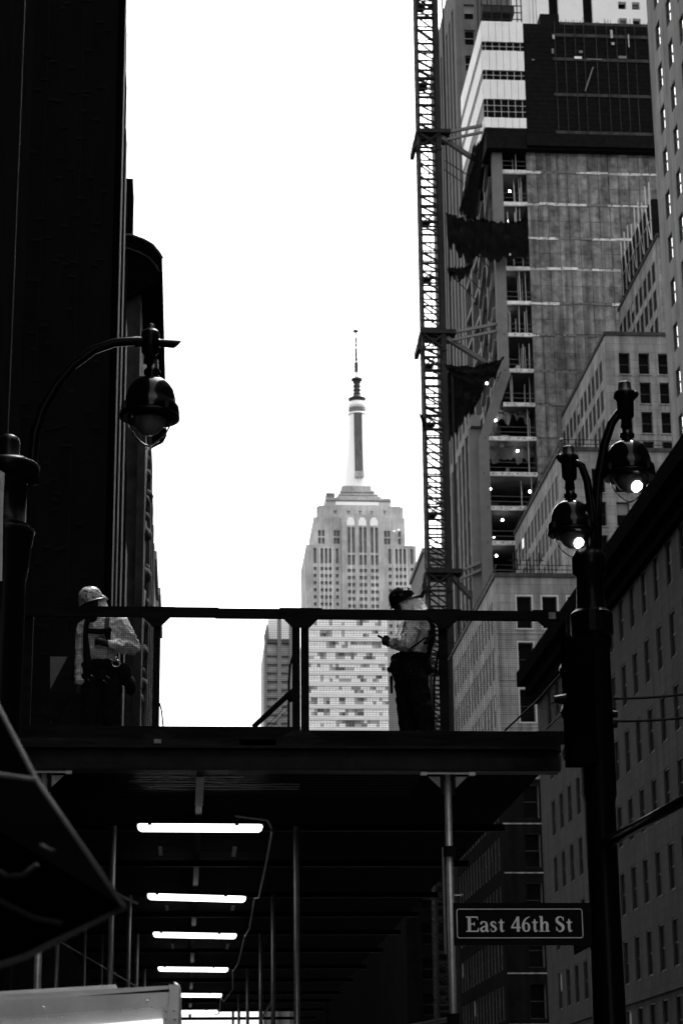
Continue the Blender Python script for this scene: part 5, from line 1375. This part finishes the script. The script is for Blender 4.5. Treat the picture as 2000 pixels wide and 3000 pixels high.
def strap(name, pts, w, t, m, parent):
    """flat webbing along a polyline, standing off the clothes"""
    mb = MB()
    for i in range(len(pts)-1): mb.bar(pts[i], pts[i+1], w, t)
    return mb.build(name, m, parent)
def helmet(parent, c, fwd, up, m, brim_back=True, s=1.0, stk=False):
    up = Vector(up).normalized(); fwd = Vector(fwd); fwd = (fwd-up*fwd.dot(up)).normalized(); side = up.cross(fwd)
    F = Matrix((fwd, side, up)).transposed()
    mb = MB(); n = 28
    prof = [(.0, .148), (.045, .143), (.085, .124), (.112, .092), (.124, .05), (.128, .01), (.129, -.005)]
    for r_, z in prof:
        for j in range(n):
            a = 2*math.pi*j/n; p = Vector((r_*1.08*math.cos(a)+0.0, r_*.92*math.sin(a), z+.006*(abs(math.sin(2*a))<.35 and z > .05)))*s
            mb.v.append(tuple(c+F@p))
    for i in range(len(prof)-1):
        for j in range(n): q = (j+1) % n; mb.f.append((i*n+j, i*n+q, (i+1)*n+q, (i+1)*n+j)); mb.m.append(0)
    # brim: narrow all round, long at the front of the shell (worn to the back of the head)
    k = len(mb.v)
    for (dr, dz) in ((0, -.005), (1, -.012), (1, -.018), (-.04, -.014)):
        for j in range(n):
            a = 2*math.pi*j/n; ext = .012 + .05*max(0, math.cos(a))**2.2
            r_ = .129 + (ext if dr == 1 else (-.006 if dr < 0 else 0)); p = Vector((r_*1.08*math.cos(a), r_*.92*math.sin(a), dz - (.012*max(0, math.cos(a)) if dr == 1 else 0)))*s
            mb.v.append(tuple(c+F@p))
    for i in range(3):
        for j in range(n): q = (j+1) % n; mb.f.append((k+i*n+j, k+i*n+q, k+(i+1)*n+q, k+(i+1)*n+j)); mb.m.append(0)
    h = mb.build('hard_hat', m, parent, True)
    sm = MB()
    for r_ in (-.01,): sm.bar(c+F@Vector((-.12, 0, .03))*s, c+F@Vector((-.09, 0, .09))*s, .01)
    if stk:
        for (a, z, w) in ((-1.2, .085, .05), (-1.75, .05, .03), (-.8, .06, .034), (-2.3, .08, .035)):
            r_ = .125*(1-(max(z, 0)/.16)**2)**.5+.012
            o_ = c+F@Vector((r_*1.06*math.cos(a), r_*.92*math.sin(a), z))*s; nn = (F@Vector((math.cos(a), math.sin(a), .7*z/.06))).normalized(); t1 = nn.cross(up).normalized(); t2 = nn.cross(t1)
            q = MB(); q.poly([o_+t1*w*.5*math.cos(2*math.pi*i/9)*(1+.15*math.sin(3*i))+t2*w*.38*math.sin(2*math.pi*i/9)+nn*.003 for i in range(9)]); q.poly([o_+t1*w*.3*math.cos(2*math.pi*i/8)+t2*w*.22*math.sin(2*math.pi*i/8)+nn*.005 for i in range(8)], 1)
            sub('sticker', q, [sticker, hatdark], h)
    return h
def head(bm, c, fwd, up, s=1.0):
    """skull, jaw, nose, ears"""
    up = Vector(up).normalized(); fwd = Vector(fwd); fwd = (fwd-up*fwd.dot(up)).normalized(); sd_ = up.cross(fwd)
    def P(f, s_, u): return c + fwd*f*s + sd_*s_*s + up*u*s
    sph(bm, P(-.01, 0, .03), (.095*s, .09*s, .105*s)); limb(bm, [P(.03, 0, .01), P(.045, 0, -.07)], [.075*s, .05*s])
    limb(bm, [P(.09, 0, .01), P(.112, 0, -.03)], [.012*s, .016*s]); sph(bm, P(.085, 0, -.065), .018*s); sph(bm, P(.07, 0, -.105), .028*s)
    for k in (-1, 1):
        sph(bm, P(-.005, k*.083, -.005), (.02*s, .014*s, .032*s)); sph(bm, P(.085, k*.035, .022), .014*s)

def worker_right():
    Y0 = 20.62
    def W(u, v, dy=0.0): return at(u, v, Y=Y0+dy)
    zf = 5.392
    b = thing('person', 'worker in pale hooded sweatshirt and dark stickered hard hat bent over a phone', 'person', Vector((W(1215, 2200).x, Y0, zf)))
    fwd = Vector((-1, -.1, 0))
    hc = W(1181, 1772); hup = Vector((-.42, -.05, .91)).normalized(); hf = Vector((-.9, -.1, -.42))
    # one continuous body: head, neck, trunk, arms with hands, legs
    bm = MB()
    head(bm, hc, hf, hup, 1.0)
    limb(bm, [W(1195, 1785), W(1222, 1808)], [.058, .07])
    spine(bm, [(W(1218, 1818), (.10, .15, .09)), (W(1216, 1860), (.115, .155, .11)), (W(1205, 1910), (.11, .145, .1)), (W(1202, 1965), (.12, .15, .11))])
    legs = [([W(1216, 1985, -.1), W(1236, 2085, -.11), (0, 0, 0)], -.11), ([W(1188, 1985, .1), W(1190, 2085, .1), (0, 0, 0)], .1)]
    ank = [Vector((W(1245, 2100).x, Y0-.11, zf+.1)), Vector((W(1198, 2100).x, Y0+.1, zf+.1))]
    for i, (hp, kn) in enumerate(((W(1216, 1985, -.1), W(1237, 2088, -.11)), (W(1188, 1985, .1), W(1191, 2085, .1)))):
        limb(bm, [hp, kn, ank[i]], [.085, .06, .042]); limb(bm, [ank[i]+Vector((.03, 0, -.05)), ank[i]+Vector((-.15, 0, -.055))], [.04, .036])
    arms = [([W(1216, 1820, -.19), W(1192, 1886, -.24), W(1146, 1884, -.09)], -1), ([W(1214, 1820, .19), W(1186, 1884, .22), W(1148, 1886, .09)], 1)]
    for pts, k in arms: limb(bm, pts, [.05, .042, .03])
    hand(bm, W(1150, 1882, -.08), Vector((-.9, .25, .1)), Vector((-.1, -.8, -.45)), .95, 1.0)
    hand(bm, W(1150, 1885, .08), Vector((-.9, -.25, .12)), Vector((-.1, .8, -.4)), .95, 1.0)
    skinned('body', bm, skin, b, .009, 3)
    # gloves shape the hands seen against the light
    # sweatshirt with hood up under the helmet
    bm = MB()
    spine(bm, [(W(1222, 1815), (.13, .2, .09)), (W(1221, 1845), (.155, .205, .11)), (W(1213, 1880), (.145, .19, .1)), (W(1208, 1915), (.14, .18, .07))])
    for pts, k in arms: limb(bm, [pts[0]+Vector((0, -.01*k, 0)), pts[0].lerp(pts[1], .5), pts[1], pts[1].lerp(pts[2], .5), pts[2]+(pts[1]-pts[2])*.12], [.088, .08, .078, .068, .05])
    limb(bm, [W(1186, 1770), W(1204, 1778), W(1226, 1795), W(1236, 1808)], [.108, .11, .105, .1])
    limb(bm, [W(1196, 1765), W(1212, 1775)], [.098, .1])
    skinned('sweatshirt', bm, cloth, b, .011, 3, .02, 11, (1, 1, .8))
    # trousers
    bm = MB()
    spine(bm, [(W(1201, 1925), (.155, .175, .06)), (W(1200, 1960), (.165, .185, .1)), (W(1201, 1990), (.16, .18, .1))])
    for i, (hp, kn) in enumerate(((W(1216, 1990, -.09), W(1238, 2088, -.11)), (W(1189, 1990, .09), W(1192, 2085, .1)))):
        limb(bm, [hp, hp.lerp(kn, .5), kn, kn.lerp(ank[i], .5), ank[i]+Vector((0, 0, .02))], [.125, .115, .098, .088, .085])
    skinned('trousers', bm, darkcl, b, .012, 3, .02, 9, (1, 1, .8))
    bm = MB()
    for a in ank: limb(bm, [a+Vector((.04, 0, -.055)), a+Vector((-.08, 0, -.055)), a+Vector((-.17, 0, -.06))], [.048, .05, .042]); limb(bm, [a, a+Vector((0, 0, .08))], [.06, .065])
    bmo = skinned('boots', bm, soot, b, .012, 2)
    # tool belt with pouches
    bm = MB()
    for k in range(20):
        a = 2*math.pi*k/20; c = W(1200, 1930); sph(bm, c+Vector((.165*math.cos(a), .19*math.sin(a), 0)), (.035, .035, .04))
    for (u, v, dy, r_) in ((1157, 1955, -.1, (.06, .07, .09)), (1247, 1955, -.05, (.06, .08, .1)), (1200, 1962, -.2, (.08, .05, .11)), (1225, 1990, -.2, (.06, .04, .07)), (1140, 1962, 0, (.025, .03, .035)), (1263, 1962, -.02, (.035, .025, .03))):
        sph(bm, W(u, v, dy), r_)
    limb(bm, [W(1146, 1985, -.1), W(1147, 2030, -.1)], [.02, .015]); limb(bm, [W(1258, 1960, -.05), W(1266, 1968, -.05)], [.02, .014])
    t = skinned('tool_belt', bm, strapm, b, .011, 2)
    q = MB()
    for (u, v) in ((1196, 1947), (1203, 1966), (1206, 1975), (1212, 1978), (1217, 1960)): q.lathe([(.001, -.006), (.007, 0), (.001, .006)], W(u, v, -.27), 8)
    sub('buckles', q, chrome, t)
    # harness over the back
    strap('harness_strap', [W(1206, 1806, -.27), W(1224, 1800, -.26), W(1248, 1812, -.14), W(1262, 1835, -.1), W(1262, 1862, -.12), W(1246, 1885, -.2)], .05, .02, strapm, b)
    bm = MB(); limb(bm, [W(1252, 1808), W(1262, 1835), W(1260, 1870), W(1254, 1900), W(1252, 1930)], [.035, .05, .055, .045, .022]); 
    skinned('harness_pad', bm, strapm, b, .011, 3, .006, 14)
    strap('harness_strap', [W(1246, 1868, -.25), W(1225, 1884, -.27), W(1196, 1905, -.27)], .035, .015, strapm, b)
    helmet(b, W(1180, 1761)+hup*.0, -hf, hup, hatdark, True, 1.0, True)
    # phone in hand
    p0, p1 = W(1105, 1862), W(1128, 1875)
    d = (p1-p0).normalized(); up = Vector((0, -.5, .85)); e = d.cross(Vector((0, 1, 0))).normalized()*.006
    m = MB(); A = [p0+Vector((0, -.037, 0)), p1+Vector((0, -.037, 0)), p1+Vector((0, .037, 0)), p0+Vector((0, .037, 0))]
    A = [q+d*(.03 if i in (1, 2) else 0) for i, q in enumerate(A)]
    m.poly(A); B = [q+e for q in A]; m.poly(B[::-1])
    for i in range(4): j = (i+1) % 4; m.quad(A[i], A[j], B[j], B[i])
    tag(m.build('phone', soot), 'dark phone held by the worker in the pale hood', 'phone')
worker_right()

def worker_left():
    Y0 = 20.62
    def W(u, v, dy=0.0): return at(u, v, Y=Y0+dy)
    zf = 5.392
    b = thing('person', 'worker with patterned hard hat, pale shirt and dark harness, one arm bent across the chest', 'person', Vector((W(300, 2200).x, Y0, zf)))
    hc = W(266, 1776); hup = Vector((-.33, -.12, .93)).normalized(); hf = Vector((-.62, -.72, -.35))
    bm = MB()
    head(bm, hc, hf, hup, 1.0)
    limb(bm, [W(275, 1795), W(290, 1822)], [.06, .075])
    spine(bm, [(W(297, 1830), (.15, .1, .08)), (W(295, 1865), (.15, .11, .1)), (W(293, 1915), (.14, .1, .1)), (W(295, 1965), (.15, .11, .11))])
    ank = [Vector((W(262, 2100).x, Y0-.02, zf+.1)), Vector((W(335, 2100).x, Y0+.04, zf+.1))]
    hips = ((W(272, 1985), W(265, 2088, -.03)), (W(320, 1985), W(328, 2088, 0)))
    for i, (hp, kn) in enumerate(hips): limb(bm, [hp, kn, ank[i]], [.085, .06, .042]); limb(bm, [ank[i]+Vector((0, .04, -.05)), ank[i]+Vector((0, -.14, -.055))], [.04, .036])
    armR = [W(352, 1828), W(388, 1896, .02), W(318, 1888, -.2)]     # bent across the chest
    armL = [W(246, 1842), W(240, 1925, -.03), W(233, 2002, -.1)]
    for pts in (armR, armL): limb(bm, pts, [.052, .044, .03])
    hand(bm, W(314, 1886, -.2), Vector((-.9, -.15, .25)), Vector((.1, -.95, .2)), 1.0, 1.1)
    hand(bm, W(232, 2004, -.1), Vector((-.15, -.1, -1)), Vector((-.3, -.9, 0)), 1.0, .7)
    skinned('body', bm, skin, b, .009, 3)
    bm = MB()
    spine(bm, [(W(298, 1826), (.175, .12, .075)), (W(298, 1855), (.185, .14, .1)), (W(294, 1895), (.175, .135, .1)), (W(290, 1930), (.17, .135, .07))])
    limb(bm, [W(330, 1815), W(352, 1828), W(372, 1862), armR[1], armR[1].lerp(armR[2], .5), armR[2]+(armR[1]-armR[2])*.1], [.07, .088, .085, .08, .068, .052])
    limb(bm, [W(268, 1822), armL[0], armL[0].lerp(armL[1], .5), armL[1], armL[1].lerp(armL[2], .5), armL[2]+Vector((0, 0, .03))], [.065, .075, .07, .064, .056, .05])
    limb(bm, [W(287, 1760, .04), W(292, 1780, .04), W(298, 1806, .03)], [.085, .085, .085]); limb(bm, [W(300, 1812), W(335, 1816)], [.08, .075])
    skinned('shirt', bm, cloth, b, .011, 3, .02, 10, (1, 1, 1.2))
    bm = MB()
    spine(bm, [(W(293, 1948), (.178, .145, .06)), (W(296, 1965), (.185, .15, .1)), (W(297, 1995), (.18, .15, .1))])
    for i, (hp, kn) in enumerate(hips): limb(bm, [hp, hp.lerp(kn, .5), kn, kn.lerp(ank[i], .5), ank[i]+Vector((0, 0, .02))], [.12, .112, .1, .09, .088])
    skinned('trousers', bm, darkcl, b, .012, 3, .02, 9, (1, 1, .8))
    bm = MB()
    for a in ank: limb(bm, [a+Vector((0, .04, -.055)), a+Vector((0, -.16, -.06))], [.05, .043]); limb(bm, [a, a+Vector((0, 0, .08))], [.06, .065])
    skinned('boots', bm, soot, b, .012, 2)
    # harness: yoke, chest strap, shoulder straps
    D = -.165
    strap('chest_strap', [W(256, 1848, D), W(290, 1850, D-.01), W(323, 1847, D)], .022, .05, strapm, b)
    bm = MB(); limb(bm, [W(258, 1849, D), W(290, 1850, D-.005), W(320, 1845, D)], [.022, .02, .03]); limb(bm, [W(315, 1852, D), W(317, 1872, D)], [.035, .02]); skinned('chest_pad', bm, strapm, b, .009, 2)
    strap('shoulder_strap', [W(262, 1805, -.1), W(253, 1830, D+.02), W(251, 1860, D), W(252, 1900, D-.005), W(257, 1950, D)], .05, .02, strapm, b)
    strap('shoulder_strap', [W(318, 1797, -.06), W(315, 1815, -.13), W(313, 1842, D)], .045, .02, MATS['work_glove'], b)
    strap('shoulder_strap', [W(320, 1850, D), W(318, 1880, D-.04)], .04, .02, strapm, b)
    bm = MB(); limb(bm, [W(252, 1870, D), W(255, 1920, D), W(262, 1960, D)], [.03, .04, .045]); skinned('harness_pad', bm, strapm, b, .011, 3)
    # face cloth / dark beard scarf
    bm = MB(); limb(bm, [W(262, 1790, -.06), W(272, 1808, -.06)], [.085, .075]); skinned('neck_scarf', bm, darkcl, b, .011, 3, .006, 16)
    # tool belt, hip bag, ring and buckles
    bm = MB()
    for k in range(22):
        a = 2*math.pi*k/22; c = W(294, 1955); sph(bm, c+Vector((.185*math.cos(a), .16*math.sin(a), 0)), (.035, .035, .045))
    for (u, v, dy, r_) in ((365, 1975, -.02, (.08, .1, .12)), (383, 2010, -.02, (.055, .09, .1)), (248, 1985, -.05, (.06, .09, .1)), (300, 1985, -.15, (.07, .05, .08))): sph(bm, W(u, v, dy), r_)
    t = skinned('tool_belt', bm, strapm, b, .011, 2)
    q = MB(); c = W(341, 1943, -.24); q.path([c+Vector((.04*math.cos(a*math.pi/12), 0, .036*math.sin(a*math.pi/12))) for a in range(25)], .004, 6)
    q.path([W(323, 1928, -.22), W(330, 1937, -.24)], .005, 6); q.path([W(339, 1922, -.22), W(345, 1930, -.24)], .005, 6); sub('steel_ring', q, chrome, t, True)
    for (u, v) in ((313, 1990), (266, 1986)):
        q = MB(); c = W(u, v, -.235); k_ = [c+Vector((x, 0, z)) for x, z in ((-.035, -.005), (0, -.035), (.028, .012), (0, .03))]; q.path(k_, .003, 5); sub('buckle', q, chrome, t)
    helmet(b, W(268, 1761), -hf, hup, camom, True, 1.0)
worker_left()

bpy.data.scenes.remove(TMP)

# ================================================================== HAZE
HAZE = 0.0
if HAZE:
    hz = MB().box(-60, 170, -40, 1120, -1, 460)
    me = hz.mesh('haze', []) if False else None
    m = bpy.data.materials.new('haze_air'); m.use_nodes = True
    n = m.node_tree.nodes; l = m.node_tree.links; n.remove(n['Principled BSDF'])
    pv = n.new('ShaderNodeVolumePrincipled'); pv.inputs['Density'].default_value = HAZE; pv.inputs['Color'].default_value = (.97, .97, .97, 1); pv.inputs['Anisotropy'].default_value = 0.3
    l.new(pv.outputs[0], n['Material Output'].inputs['Volume'])
    stuff(hz.build('haze', m))
